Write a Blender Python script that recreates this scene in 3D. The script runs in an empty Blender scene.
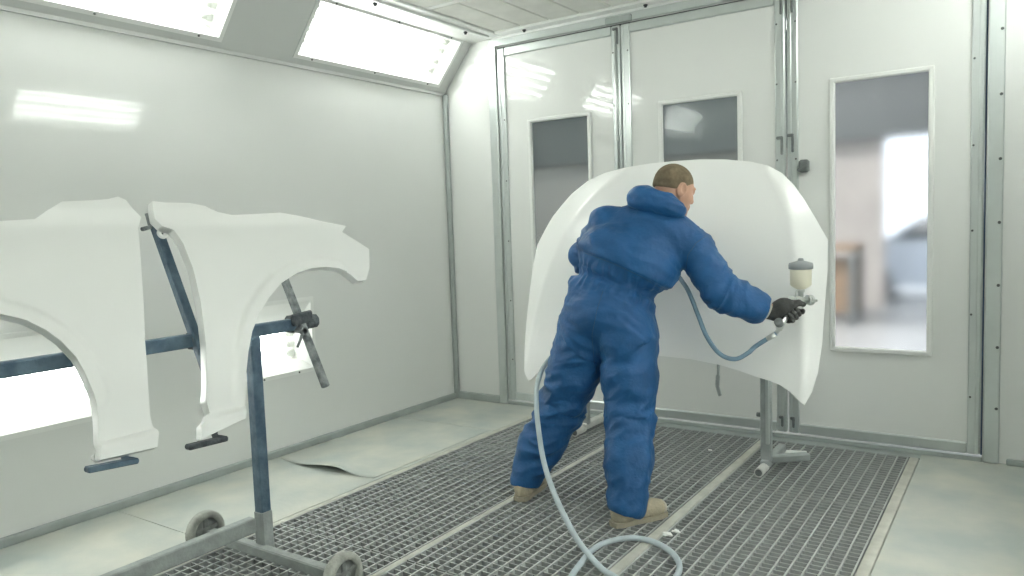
import bpy, bmesh, math, random
import numpy as np
from mathutils import Vector, Matrix, noise, geometry
random.seed(4)
SC = bpy.context.scene
COL = SC.collection

# ------------------------------------------------------------------ camera (surveyed pose)
F_PX, YAW, PIT, ROL, EYE = 758.07, .596044, .0793082, .0345841, 1.35
def _rot():
    cy, sy, cp, sp = math.cos(YAW), math.sin(YAW), math.cos(PIT), math.sin(PIT)
    fw = np.array([-sy*cp, cy*cp, -sp]); r = np.array([cy, sy, 0.]); d = np.cross(fw, r)
    c, s = math.cos(ROL), math.sin(ROL)
    return np.array([c*r+s*d, -s*r+c*d, fw])
RM = _rot(); EYEP = np.array([0, 0, EYE])
def ray(u, v): return RM.T @ np.array([(u-512)/F_PX, (v-288)/F_PX, 1.])
def at(u, v, d): return EYEP + ray(u, v)*d                # point at distance d along the view axis
def on_plane(u, v, p, n):
    r = ray(u, v); return EYEP + r*(((p-EYEP) @ n)/(r @ n))
def on_floor(u, v, z=0.): return on_plane(u, v, np.array([0, 0, z]), np.array([0, 0, 1.]))
cam = bpy.data.cameras.new('camera'); camo = bpy.data.objects.new('camera', cam); COL.objects.link(camo)
cam.sensor_width = 36; cam.lens = F_PX/1024*36; cam.clip_start = .05
m = Matrix.Identity(4)
for i in range(3):
    m[i][0], m[i][1], m[i][2], m[i][3] = RM[0][i], -RM[1][i], -RM[2][i], EYEP[i]
camo.matrix_world = m; SC.camera = camo

# ------------------------------------------------------------------ materials
def mat(name, col, rough=.5, metal=0., spec=.5, var=.0, vscale=6., bump=0., bscale=40., stretch=None, col2=None, coat=0.):
    M = bpy.data.materials.new(name); M.use_nodes = True
    nt = M.node_tree; b = nt.nodes['Principled BSDF']
    b.inputs['Base Color'].default_value = (*col, 1); b.inputs['Roughness'].default_value = rough
    b.inputs['Metallic'].default_value = metal; b.inputs['Specular IOR Level'].default_value = spec
    if coat: b.inputs['Coat Weight'].default_value = coat; b.inputs['Coat Roughness'].default_value = .08
    if var or bump:
        tc = nt.nodes.new('ShaderNodeTexCoord'); mp = nt.nodes.new('ShaderNodeMapping')
        nt.links.new(tc.outputs['Object'], mp.inputs['Vector'])
        if stretch: mp.inputs['Scale'].default_value = stretch
    if var:
        n = nt.nodes.new('ShaderNodeTexNoise'); n.inputs['Scale'].default_value = vscale; n.inputs['Detail'].default_value = 5
        nt.links.new(mp.outputs[0], n.inputs['Vector'])
        r = nt.nodes.new('ShaderNodeValToRGB'); r.color_ramp.elements[0].position = .35; r.color_ramp.elements[1].position = .68
        c2 = col2 or tuple(max(0, c*(1-var)) for c in col)
        r.color_ramp.elements[0].color = (*c2, 1); r.color_ramp.elements[1].color = (*col, 1)
        nt.links.new(n.outputs['Fac'], r.inputs['Fac']); nt.links.new(r.outputs[0], b.inputs['Base Color'])
    if bump:
        n2 = nt.nodes.new('ShaderNodeTexNoise'); n2.inputs['Scale'].default_value = bscale; n2.inputs['Detail'].default_value = 4
        nt.links.new(mp.outputs[0], n2.inputs['Vector'])
        bp = nt.nodes.new('ShaderNodeBump'); bp.inputs['Strength'].default_value = bump; bp.inputs['Distance'].default_value = .01
        nt.links.new(n2.outputs['Fac'], bp.inputs['Height']); nt.links.new(bp.outputs[0], b.inputs['Normal'])
    return M
def emis(name, col, s):
    M = bpy.data.materials.new(name); M.use_nodes = True
    b = M.node_tree.nodes['Principled BSDF']
    b.inputs['Base Color'].default_value = (.9, .9, .9, 1)
    b.inputs['Emission Color'].default_value = (*col, 1); b.inputs['Emission Strength'].default_value = s
    return M
def glass_clear():
    M = bpy.data.materials.new('lamp_glass'); M.use_nodes = True; nt = M.node_tree; nt.nodes.remove(nt.nodes['Principled BSDF'])
    o = nt.nodes['Material Output']; mx = nt.nodes.new('ShaderNodeMixShader'); t = nt.nodes.new('ShaderNodeBsdfTransparent'); g = nt.nodes.new('ShaderNodeBsdfGlossy')
    t.inputs[0].default_value = (.97, .98, .96, 1); g.inputs['Roughness'].default_value = .05; mx.inputs[0].default_value = .05
    nt.links.new(t.outputs[0], mx.inputs[1]); nt.links.new(g.outputs[0], mx.inputs[2]); nt.links.new(mx.outputs[0], o.inputs[0])
    return M
def glass_dusty(name, tint, haze, blur):
    M = bpy.data.materials.new(name); M.use_nodes = True; nt = M.node_tree; nt.nodes.remove(nt.nodes['Principled BSDF'])
    o = nt.nodes['Material Output']
    rf = nt.nodes.new('ShaderNodeBsdfRefraction'); rf.inputs['IOR'].default_value = 1.38; rf.inputs['Roughness'].default_value = blur
    rf.inputs['Color'].default_value = (*tint, 1)
    df = nt.nodes.new('ShaderNodeBsdfDiffuse'); df.inputs[0].default_value = (.5, .52, .52, 1)
    tc = nt.nodes.new('ShaderNodeTexCoord'); n = nt.nodes.new('ShaderNodeTexNoise'); n.inputs['Scale'].default_value = 3.; n.inputs['Detail'].default_value = 4
    nt.links.new(tc.outputs['Object'], n.inputs['Vector'])
    mr = nt.nodes.new('ShaderNodeMapRange'); mr.inputs['From Min'].default_value = .3; mr.inputs['From Max'].default_value = .7
    mr.inputs['To Min'].default_value = haze*.75; mr.inputs['To Max'].default_value = haze*1.25
    nt.links.new(n.outputs['Fac'], mr.inputs['Value'])
    m1 = nt.nodes.new('ShaderNodeMixShader'); nt.links.new(mr.outputs[0], m1.inputs[0]); nt.links.new(rf.outputs[0], m1.inputs[1]); nt.links.new(df.outputs[0], m1.inputs[2])
    gl = nt.nodes.new('ShaderNodeBsdfGlossy'); gl.inputs['Roughness'].default_value = .06
    fr = nt.nodes.new('ShaderNodeFresnel'); fr.inputs['IOR'].default_value = 1.45
    m2 = nt.nodes.new('ShaderNodeMixShader'); nt.links.new(fr.outputs[0], m2.inputs[0]); nt.links.new(m1.outputs[0], m2.inputs[1]); nt.links.new(gl.outputs[0], m2.inputs[2])
    nt.links.new(m2.outputs[0], o.inputs[0])
    return M
WALLC = (.775, .785, .768)
MT = dict(
    wall=mat('wall_enamel', WALLC, .045, spec=.5, var=.03, vscale=1.3),
    door=mat('door_enamel', (.775, .785, .768), .04, spec=.5, var=.03, vscale=1.5),
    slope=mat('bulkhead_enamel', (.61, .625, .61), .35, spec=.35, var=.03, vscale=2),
    alu=mat('aluminium', (.60, .64, .63), .30, metal=.6, var=.04, vscale=9),
    alu_dull=mat('dull_aluminium', (.43, .47, .46), .5, metal=.3, var=.15, vscale=7),
    frame_white=mat('white_profile', (.79, .80, .78), .3, spec=.5),
    gap=mat('dark_seal', (.05, .055, .06), .7),
    gap_blue=mat('blue_seal', (.05, .09, .16), .6),
    screw=mat('screw_head', (.12, .13, .13), .5, metal=.4),
    floor=mat('painted_floor', (.555, .555, .495), .55, spec=.3, var=.2, vscale=3.2, bump=.15, bscale=25, col2=(.41, .45, .43)),
    kerb=mat('cream_kerb', (.56, .56, .50), .6, spec=.3, var=.2, vscale=14),
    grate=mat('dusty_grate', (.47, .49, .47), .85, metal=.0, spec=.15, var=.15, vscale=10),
    grate_side=mat('dark_grate_steel', (.37, .39, .38), .8, spec=.2, var=.2, vscale=20),  # bar sides toned darker: shade inside the cells put into the colour
    pit=mat('pit_filter', (.23, .25, .245), .9, var=.25, vscale=5, bump=.5, bscale=60),
    filt=mat('ceiling_filter', (.80, .80, .76), .95, spec=.1, var=.12, vscale=5, bump=.4, bscale=120),
    fender=mat('white_primer', (.82, .828, .81), .35, spec=.45, var=.02, vscale=3),
    hood=mat('white_fresh_paint', (.86, .865, .85), .3, spec=.5, coat=.3),
    stand=mat('chipped_blue_steel', (.12, .185, .24), .5, metal=.2, var=.5, vscale=16, bump=.5, bscale=60, col2=(.055, .10, .15)),
    stand_grey=mat('overspray_grey_steel', (.34, .37, .36), .65, metal=.1, var=.25, vscale=14, bump=.3, bscale=50),
    clamp=mat('caked_clamp', (.13, .15, .16), .7, metal=.2, var=.6, vscale=30, bump=.9, bscale=70, col2=(.06, .07, .08)),
    clamp_pale=mat('caked_pale_steel', (.36, .39, .39), .7, metal=.2, var=.6, vscale=30, bump=.9, bscale=70, col2=(.14, .16, .17)),
    tyre=mat('grey_rubber_tyre', (.43, .44, .40), .8, var=.25, vscale=20, bump=.3, bscale=80),
    hub=mat('grey_hub', (.30, .32, .31), .6, metal=.3, var=.4, vscale=20),
    steel=mat('silver_steel', (.50, .54, .54), .42, metal=.55, var=.25, vscale=12),
    pale=mat('white_dusted_tube', (.66, .67, .64), .6, var=.15, vscale=20),
    dark=mat('dark_plastic', (.045, .05, .055), .5),
    cover=mat('blue_nylon', (.015, .098, .262), .5, spec=.35, var=.3, vscale=7, bump=.8, bscale=22, col2=(.012, .076, .21)),
    trim=mat('blue_nylon_seam', (.014, .058, .145), .6),
    skin=mat('skin', (.56, .33, .23), .5, var=.12, vscale=30),
    hair=mat('cropped_hair', (.25, .20, .13), .85, spec=.2, var=.35, vscale=40, bump=.8, bscale=350),
    glove=mat('dark_glove', (.075, .078, .074), .75, var=.3, vscale=40, bump=.4, bscale=150),
    cuff=mat('pale_cuff', (.55, .53, .45), .8),
    shoe=mat('tan_suede', (.47, .41, .29), .85, var=.35, vscale=18, bump=.4, bscale=90, col2=(.36, .33, .25)),
    shoe_pale=mat('pale_toe', (.50, .46, .38), .8, var=.2, vscale=25),
    sole=mat('shoe_sole', (.36, .33, .25), .8),
    gun=mat('gun_steel', (.62, .64, .62), .3, metal=.8),
    gun_dark=mat('gun_grey', (.22, .24, .24), .5, metal=.3, var=.3, vscale=40),
    cup=mat('cream_cup', (.74, .71, .58), .4, spec=.5, var=.05, vscale=30),
    lid=mat('grey_lid', (.27, .29, .30), .5),
    hose_blue=mat('blue_grey_hose', (.17, .27, .35), .5, var=.15, vscale=20),
    hose_pale=mat('dusty_pale_hose', (.47, .54, .57), .55, var=.15, vscale=15),  # lower run, paler than the upper one
    paper=mat('paper', (.82, .83, .80), .8),
    shop_wall=mat('workshop_wall', (.58, .54, .51), .9, var=.2, vscale=1.),
    shop_floor=mat('workshop_floor', (.36, .37, .38), .35, var=.2, vscale=2.),
    shop_dark=mat('workshop_dark', (.07, .075, .085), .8),
    shop_steel=mat('workshop_steel', (.13, .145, .15), .6),
    wood=mat('workshop_wood', (.28, .19, .12), .7, var=.3, vscale=6),
    car=mat('car_pale_blue', (.62, .70, .80), .25, spec=.5),
    car_glass=mat('car_glass', (.05, .07, .09), .1),
    reflector=mat('lamp_reflector', (.62, .63, .61), .4),
    tube=emis('fluorescent_tube', (.985, 1., .995), 22.0),
    tube_low=emis('fluorescent_tube_low', (.985, 1., .995), 18.0),
    lamp_glass=glass_clear(),
    pane_grey=glass_dusty('dusty_grey_pane', (.66, .70, .69), .13, .10),
    pane_clear=glass_dusty('dusty_clear_pane', (.95, .96, .97), .10, .14),
)

# ------------------------------------------------------------------ helpers
ORG = {}
def tag(o, label=None, cat=None, group=None, kind=None):
    if label: o['label'] = label
    if cat: o['category'] = cat
    if group: o['group'] = group
    if kind: o['kind'] = kind
    return o
def empty(name, loc, label=None, cat=None, group=None, kind=None):
    o = bpy.data.objects.new(name, None); COL.objects.link(o); o.location = loc; o.empty_display_size = .1
    ORG[o.name] = np.array(loc, float)
    return tag(o, label, cat, group, kind)
def link_mesh(name, V, Fs, mt, parent=None, smooth=None, base=None):
    """V: world points; parent's base is taken off them."""
    V = np.asarray(V, float)
    o0 = ORG[parent.name] if parent is not None else (np.array(base, float) if base is not None else V.mean(0))
    me = bpy.data.meshes.new(name); me.from_pydata((V-o0).tolist(), [], [list(map(int, f)) for f in Fs]); me.materials.append(mt)
    if smooth is not None:
        s = [smooth]*len(me.polygons) if isinstance(smooth, bool) else smooth
        me.polygons.foreach_set('use_smooth', s)
    me.update()
    o = bpy.data.objects.new(name, me); COL.objects.link(o)
    if parent is not None: o.parent = parent
    else: o.location = o0
    ORG[o.name] = o0
    return o
def nrm(v): v = np.asarray(v, float); return v/np.linalg.norm(v)
def basis(d, up=(0, 0, 1)):
    d = nrm(d); up = np.asarray(up, float)
    if abs(d @ nrm(up)) > .98: up = np.array([1., 0, 0])
    x = nrm(np.cross(up, d)); y = np.cross(d, x)
    return x, y, d
class MB:
    def __init__(s): s.V = []; s.F = []; s.S = []
    def add(s, V, F, sm=False):
        o = len(s.V); s.V += [tuple(map(float, v)) for v in V]; s.F += [[o+i for i in f] for f in F]; s.S += [sm]*len(F)
        return s
    def hexa(s, P): return s.add(P, [(3, 2, 1, 0), (4, 5, 6, 7), (0, 1, 5, 4), (1, 2, 6, 5), (2, 3, 7, 6), (3, 0, 4, 7)])
    def box(s, a, b, bev=0.):
        a = np.minimum(a, b) if False else np.array([min(a[i], b[i]) for i in range(3)]); b2 = b
        x0, y0, z0 = a; x1, y1, z1 = [max(float(b2[i]), float(a[i])) for i in range(3)]
        return s
    def bx(s, x0, x1, y0, y1, z0, z1, bev=0.):
        if not bev:
            return s.hexa([(x0, y0, z0), (x1, y0, z0), (x1, y1, z0), (x0, y1, z0), (x0, y0, z1), (x1, y0, z1), (x1, y1, z1), (x0, y1, z1)])
        return s.bar(((x0+x1)/2, (y0+y1)/2, z0), ((x0+x1)/2, (y0+y1)/2, z1), x1-x0, y1-y0, up=(0, 1, 0), bev=bev)
    def bar(s, a, b, w, h, up=(0, 0, 1), bev=0., n=1):
        """rectangular bar from a to b, w across, h along up, with chamfered edges"""
        a = np.array(a, float); b = np.array(b, float); x, y, d = basis(b-a, up)
        c = bev
        sec = [(-w/2+c, -h/2), (w/2-c, -h/2), (w/2, -h/2+c), (w/2, h/2-c), (w/2-c, h/2), (-w/2+c, h/2), (-w/2, h/2-c), (-w/2, -h/2+c)] if c else \
              [(-w/2, -h/2), (w/2, -h/2), (w/2, h/2), (-w/2, h/2)]
        k = len(sec); rings = []
        if c: rings = [(a, .0 if False else c), (a+d*c, 0), (b-d*c, 0), (b, c)]
        else: rings = [(a, 0), (b, 0)]
        V = []
        for p, ins in rings:
            fx = (w/2-ins)/(w/2); fy = (h/2-ins)/(h/2)
            for (u, v) in sec: V.append(p+x*u*fx+y*v*fy)
        F = [tuple(range(k))[::-1], tuple(range((len(rings)-1)*k, len(rings)*k))]
        for r in range(len(rings)-1):
            for i in range(k): F.append((r*k+i, r*k+(i+1) % k, (r+1)*k+(i+1) % k, (r+1)*k+i))
        return s.add(V, F)
    def cyl(s, a, b, r0, r1=None, n=20, caps=True):
        r1 = r0 if r1 is None else r1
        a = np.array(a, float); b = np.array(b, float); x, y, d = basis(b-a)
        V = [p+r*(x*math.cos(t)+y*math.sin(t)) for p, r in ((a, r0), (b, r1)) for t in [2*math.pi*i/n for i in range(n)]]
        s.add(V, [(i, (i+1) % n, n+(i+1) % n, n+i) for i in range(n)], True)
        if caps: o = len(s.V)-2*n; s.F += [[o+i for i in range(n)][::-1], [o+n+i for i in range(n)]]; s.S += [False, False]
        return s
    def lathe(s, o, axis, prof, n=28, up=(0, 0, 1)):
        """prof: (radius, distance along the axis)"""
        o = np.array(o, float); x, y, d = basis(axis, up); V = []
        for r, t in prof:
            for i in range(n):
                a = 2*math.pi*i/n; V.append(o+d*t+max(r, 1e-5)*(x*math.cos(a)+y*math.sin(a)))
        F = [(j*n+i, j*n+(i+1) % n, (j+1)*n+(i+1) % n, (j+1)*n+i) for j in range(len(prof)-1) for i in range(n)]
        return s.add(V, F, True)
    def tube(s, pts, r, n=10, caps=True):
        P = [np.array(p, float) for p in pts]; m_ = len(P); V = []
        R = r if hasattr(r, '__len__') else [r]*m_
        T = [nrm(P[min(i+1, m_-1)]-P[max(i-1, 0)]) for i in range(m_)]
        x, y, _ = basis(T[0])
        for i in range(m_):
            x = nrm(x-T[i]*(x @ T[i])); y = np.cross(T[i], x)
            for k in range(n):
                a = 2*math.pi*k/n; V.append(P[i]+R[i]*(x*math.cos(a)+y*math.sin(a)))
        F = [(j*n+i, j*n+(i+1) % n, (j+1)*n+(i+1) % n, (j+1)*n+i) for j in range(m_-1) for i in range(n)]
        s.add(V, F, True)
        if caps: o = len(s.V)-m_*n; s.F += [[o+i for i in range(n)][::-1], [o+(m_-1)*n+i for i in range(n)]]; s.S += [False, False]
        return s
    def build(s, name, mt, parent=None, label=None, base=None):
        V = np.array(s.V)
        if parent is None and base is None: base = ((V[:, 0].min()+V[:, 0].max())/2, (V[:, 1].min()+V[:, 1].max())/2, V[:, 2].min())
        o = link_mesh(name, V, s.F, mt, parent, s.S, base)
        if label: o['label'] = label
        return o
def structure(o): o['kind'] = 'structure'; return o
def spline(pts, n=8):
    P = [np.array(p, float) for p in pts]; P = [2*P[0]-P[1]]+P+[2*P[-1]-P[-2]]; out = []
    for i in range(1, len(P)-2):
        for k in range(n):
            t = k/n; a, b, c, d = P[i-1], P[i], P[i+1], P[i+2]
            out.append(.5*((2*b)+(c-a)*t+(2*a-5*b+4*c-d)*t*t+(3*b-a-3*c+d)*t**3))
    out.append(P[-2]); return out
def holed(mb, o, U, Vd, N, u0, u1, v0, v1, th, holes):
    """slab in the U-V plane from origin o, th thick along N, with rectangular holes (ua,ub,va,vb)"""
    o, U, Vd, N = [np.array(t, float) for t in (o, U, Vd, N)]
    us = sorted({u0, u1, *[h[i] for h in holes for i in (0, 1)]}); vs = sorted({v0, v1, *[h[i] for h in holes for i in (2, 3)]})
    us = [u for u in us if u0 <= u <= u1]; vs = [v for v in vs if v0 <= v <= v1]
    solid = {}
    for i in range(len(us)-1):
        for j in range(len(vs)-1):
            cu, cv = (us[i]+us[i+1])/2, (vs[j]+vs[j+1])/2
            solid[i, j] = not any(h[0] < cu < h[1] and h[2] < cv < h[3] for h in holes)
    idx = {}; V = []; F = []
    def vt(i, j, k):
        if (i, j, k) not in idx: idx[i, j, k] = len(V); V.append(o+U*us[i]+Vd*vs[j]+N*th*k)
        return idx[i, j, k]
    flip = np.cross(U, Vd) @ N > 0
    def q(*a): F.append(a if flip else a[::-1])
    for (i, j), sld in solid.items():
        if not sld: continue
        q(vt(i, j, 0), vt(i, j+1, 0), vt(i+1, j+1, 0), vt(i+1, j, 0)); q(vt(i, j, 1), vt(i+1, j, 1), vt(i+1, j+1, 1), vt(i, j+1, 1))
        if not solid.get((i-1, j)): q(vt(i, j, 0), vt(i, j, 1), vt(i, j+1, 1), vt(i, j+1, 0))
        if not solid.get((i+1, j)): q(vt(i+1, j, 0), vt(i+1, j+1, 0), vt(i+1, j+1, 1), vt(i+1, j, 1))
        if not solid.get((i, j-1)): q(vt(i, j, 0), vt(i+1, j, 0), vt(i+1, j, 1), vt(i, j, 1))
        if not solid.get((i, j+1)): q(vt(i, j+1, 0), vt(i, j+1, 1), vt(i+1, j+1, 1), vt(i+1, j+1, 0))
    return mb.add(V, F)

# ------------------------------------------------------------------ the booth shell
XL, XR, YB, YF, ZW, ZC = -3.79, .20, 4.739, -2.35, 2.407, 2.76
SX = .29                                                    # how far the bulkheads reach in from the walls
UPY = [(-.58, .78), (1.33, 2.69), (3.245, 4.605)]           # lamp bays along the booth
LOWY = [(.78, 2.05), (2.50, 3.275)]
LZ0, LZ1 = .50, .93
slope_len = math.hypot(SX, ZC-ZW); SU = np.array([SX, 0, ZC-ZW])/slope_len
holesL = [(a, b, LZ0, LZ1) for a, b in LOWY]
structure(holed(MB(), (XL, 0, 0), (0, 1, 0), (0, 0, 1), (-1, 0, 0), YF, YB, -.3, ZW, .05, holesL).build('wall_left', MT['wall']))
structure(holed(MB(), (XR, 0, 0), (0, 1, 0), (0, 0, 1), (1, 0, 0), YF, YB, -.3, ZW, .05, holesL).build('wall_right', MT['wall']))
structure(MB().bx(XL-.05, XR+.05, YF-.05, YF, -.3, ZC+.05).build('wall_front', MT['wall']))
LB0, LB1 = .075, .435                                       # lamp opening across the bulkhead slope
bul = [(a, b, LB0, LB1) for a, b in UPY]
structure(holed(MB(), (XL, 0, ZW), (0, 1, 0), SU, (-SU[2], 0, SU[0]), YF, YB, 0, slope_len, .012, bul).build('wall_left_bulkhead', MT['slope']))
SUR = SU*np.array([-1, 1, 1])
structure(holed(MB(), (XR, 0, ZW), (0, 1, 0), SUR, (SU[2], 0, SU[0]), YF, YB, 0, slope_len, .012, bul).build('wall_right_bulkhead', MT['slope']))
# thin ledge strip between wall and bulkhead
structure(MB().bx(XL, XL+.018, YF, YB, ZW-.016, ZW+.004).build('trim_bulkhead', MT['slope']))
# back wall round the doors
DX0, DX1, DZ = -3.275, -.174, 2.685
structure(holed(MB(), (0, YB, 0), (1, 0, 0), (0, 0, 1), (0, 1, 0), XL, XR, -.3, ZC+.05, .06, [(DX0, DX1, .0, DZ)]).build('wall_back', MT['wall']))
# ceiling: aluminium edge frame and filter panels
cm = MB(); px = [-3.205+.235*i for i in range(15)]
structure(MB().bx(XL+SX, XR-SX, YF, YB, ZC+.03, ZC+.07).build('ceiling', MT['filt']))
tr = MB()
tr.bar((-3.36, YF, ZC+.012), (-3.36, YB, ZC+.012), .30, .036, bev=.006); tr.bar((-.225, YF, ZC+.012), (-.225, YB, ZC+.012), .27, .036, bev=.006)
tr.bar((-3.21, 4.675, ZC+.010), (-.37, 4.675, ZC+.010), .128, .036, bev=.006)
tr.tube([(-3.285, YF, ZC-.004), (-3.285, YB-.1, ZC-.004)], .016, 12)
tr.tube([(-3.3, 4.715, ZC-.004), (-.2, 4.715, ZC-.004)], .016, 12)
for yc in (3.86, 2.35, .84, -.67): tr.bar((-3.21, yc, ZC+.016), (-.37, yc, ZC+.016), .05, .02, bev=.004)
structure(tr.build('trim_ceiling', MT['frame_white']))
rows = [(3.89, 4.61), (2.38, 3.83), (.87, 2.32)]
for k, (ya, yb) in enumerate(rows):
    for i in range(12):
        xa = -3.205+.2360*i
        b = MB().bar((xa+.118, ya+.004, ZC+.014), (xa+.118, yb-.004, ZC+.014), .229, .018, bev=.006)
        place = ('in the row along the doors', 'in the middle row', 'in the row overhead')[k]
        o = b.build('ceiling_panel', MT['filt'])
        tag(o, 'pale ceiling filter panel %s' % place, 'ceiling panel', 'ceiling filter panels '+place)
# ceiling knobs (dark fasteners on the ceiling frame)
for (x, y, lab) in ((-3.33, 4.43, 'dark round fastener on ceiling frame in the corner above left door'), (-2.98, 4.66, 'dark round fastener on ceiling edge above the first door window'),
                    (-2.05, 4.665, 'dark round fastener on ceiling edge above the middle door'), (-3.33, 3.52, 'dark round fastener on ceiling frame above the sloped lamp')):
    b = MB().lathe((x, y, ZC-.006), (0, 0, -1), [(0, 0), (.014, 0), (.014, .008), (.009, .012), (.009, .018), (0, .019)], 16)
    tag(b.build('ceiling_fastener', MT['dark']), lab, 'fastener')
# corner post and baseboards
structure(MB().bar((XL+.02, YB-.02, .0), (XL+.02, YB-.02, ZW), .04, .04, up=(0, 1, 0), bev=.01).build('trim_corner', MT['alu_dull']))
structure(MB().bar((XL+.014, YF, .021), (XL+.014, YB-.04, .021), .028, .042, bev=.004).build('baseboard_left', MT['alu_dull']))
bb = MB(); bb.bar((XL+.04, YB-.015, .028), (DX0-.07, YB-.015, .028), .03, .056, bev=.004); bb.bar((DX1+.11, YB-.012, .015), (XR, YB-.012, .015), .024, .03, bev=.004)
structure(bb.build('baseboard_back', MT['alu_dull']))
structure(MB().bar((XR-.014, YF, .021), (XR-.014, YB, .021), .028, .042, bev=.004).build('baseboard_right', MT['alu_dull']))
# door surround profiles
tr = MB(); tr.bar((DX0-.04, YB-.012, .0), (DX0-.04, YB-.012, DZ+.02), .075, .024, up=(0, 1, 0), bev=.006)
tr.bar((DX1+.040, YB-.012, 0), (DX1+.040, YB-.012, DZ+.02), .075, .024, up=(0, 1, 0), bev=.006)
tr.bar((DX0-.07, YB-.012, DZ+.034), (DX1+.1, YB-.012, DZ+.034), .024, .062, bev=.006)
structure(tr.build('trim_door', MT['alu']))
structure(MB().bar((DX0, YB-.004, .013), (DX1, YB-.004, .013), .03, .026, bev=.002).build('trim_threshold', MT['alu_dull']))
for z in [.3+.33*i for i in range(8)]:
    structure(MB().lathe((DX1+.062, YB-.024, z), (0, -1, 0), [(.008, 0), (.006, .004), (0, .005)], 10).build('trim_screw', MT['screw']))
structure(MB().bx(DX0+.001, DX1-.001, YB+.008, YB+.03, DZ-.0078, DZ-.0003).build('trim_seal', MT['gap']))
for xg in (DX0+.002, -2.265, -1.19): structure(MB().bx(xg-.0038, xg+.0038, YB+.022, YB+.05, .03, DZ-.002).build('trim_seal', MT['gap']))
g = MB().bx(DX1-.0088, DX1-.0002, YB+.012, YB+.04, .03, DZ-.002); structure(g.build('trim_seal_right', MT['gap_blue']))

# doors: each leaf is a frame round an enamelled panel, with a framed window
def door(name, xa, xb, win, pane, extras=True):
    root = structure(empty(name, ((xa+xb)/2, YB, 0)))
    xa += .004; xb -= .004 if name != 'door_3' else .009; za, zb = .034, DZ-.008
    wx0, wx1, wz0, wz1 = win
    holed(MB(), (0, YB+.004, 0), (1, 0, 0), (0, 0, 1), (0, 1, 0), xa+.02, xb-.02, za+.02, zb-.02, .036, [win]).build('panel', MT['door'], root)
    fr = MB(); y = YB+.002; w = .062
    fr.bar((xa+w/2, y, za), (xa+w/2, y, zb), w, .03, up=(0, 1, 0), bev=.006); fr.bar((xb-w/2, y, za), (xb-w/2, y, zb), w, .03, up=(0, 1, 0), bev=.006)
    fr.bar((xa+w, y, zb-w/2), (xb-w, y, zb-w/2), .03, w, bev=.006); fr.bar((xa+w, y, za+w/2), (xb-w, y, za+w/2), .03, w, bev=.006)
    # bead along the inner side of the stiles
    fr.bar((xa+.016, y-.016, za+.01), (xa+.016, y-.016, zb-.01), .02, .008, up=(0, 1, 0), bev=.003); fr.bar((xb-.016, y-.016, za+.01), (xb-.016, y-.016, zb-.01), .02, .008, up=(0, 1, 0), bev=.003)
    f = fr.build('frame', MT['alu'], root)
    for z in (.35, .8, 1.25, 1.7, 2.15, 2.5):
        for x in (xa+.05, xb-.05): MB().lathe((x, y-.0145, z), (0, -1, 0), [(.006, 0), (.005, .003), (0, .004)], 10).build('screw', MT['screw'], f)
    wf = MB(); t = .014
    for (a, b) in (((wx0, wz0), (wx1, wz0)), ((wx0, wz1), (wx1, wz1))): wf.bar((a[0]-t, y-.002, a[1]), (b[0]+t, y-.002, b[1]), .03, t*2, bev=.006)
    for x in (wx0, wx1): wf.bar((x, y-.002, wz0), (x, y-.002, wz1), t*2, .03, up=(0, 1, 0), bev=.006)
    w_ = wf.build('window_frame', MT['frame_white'], root)
    MB().bx(wx0, wx1, YB+.018, YB+.022, wz0, wz1).build('pane', pane, w_)
    return root, f
d1, f1 = door('door_1', DX0, -2.265, (-3.008, -2.517, .575, 2.122), MT['pane_grey'])
d2, f2 = door('door_2', -2.265, -1.19, (-1.992, -1.470, .575, 2.128), MT['pane_grey'])
d3, f3 = door('door_3', -1.19, DX1, (-.934, -.430, .572, 2.130), MT['pane_clear'])
# bolts, rods, latches and handles
MB().cyl((-2.292, YB-.022, 1.62), (-2.292, YB-.022, 2.66), .009, n=12).build('bolt_rod', MT['alu'], d1)
MB().bar((-2.292, YB-.022, 1.595), (-2.292, YB-.022, 1.63), .03, .02, up=(0, 1, 0), bev=.004).build('bolt_foot', MT['dark'], d1)
def latch(x, z, par):
    k_ = .6 if z < .5 else 1.
    b = MB().bar((x, YB-.02, z-.05*k_), (x, YB-.02, z+.05*k_), .014, .016, up=(0, 1, 0), bev=.004); b.bar((x-.03*k_, YB-.026, z+.05*k_), (x+.008, YB-.026, z+.05*k_), .018, .018, bev=.004)
    b.build('latch', MT['gun_dark'], par)
latch(-2.283, 2.60, d1); latch(-1.215, 1.78, d2); latch(-1.152, 1.79, d3); latch(-1.215, 2.60, d2); latch(-1.152, 2.60, d3); latch(-1.222, .10, d2); latch(-1.155, .10, d3)
h = MB().bar((-1.085, YB-.03, 1.615), (-1.085, YB-.03, 1.69), .055, .05, up=(0, 1, 0), bev=.01); h.bar((-1.115, YB-.06, 1.625), (-1.07, YB-.06, 1.66), .02, .02, bev=.004)
h.build('handle', MT['gun_dark'], d3)
tag(MB().bar((-2.36, YB-.03, 2.705), (-2.17, YB-.03, 2.705), .03, .044, bev=.005).build('door_closer_plate', MT['alu_dull']), 'grey metal plate above the seam of left and middle doors', 'plate')

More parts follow.
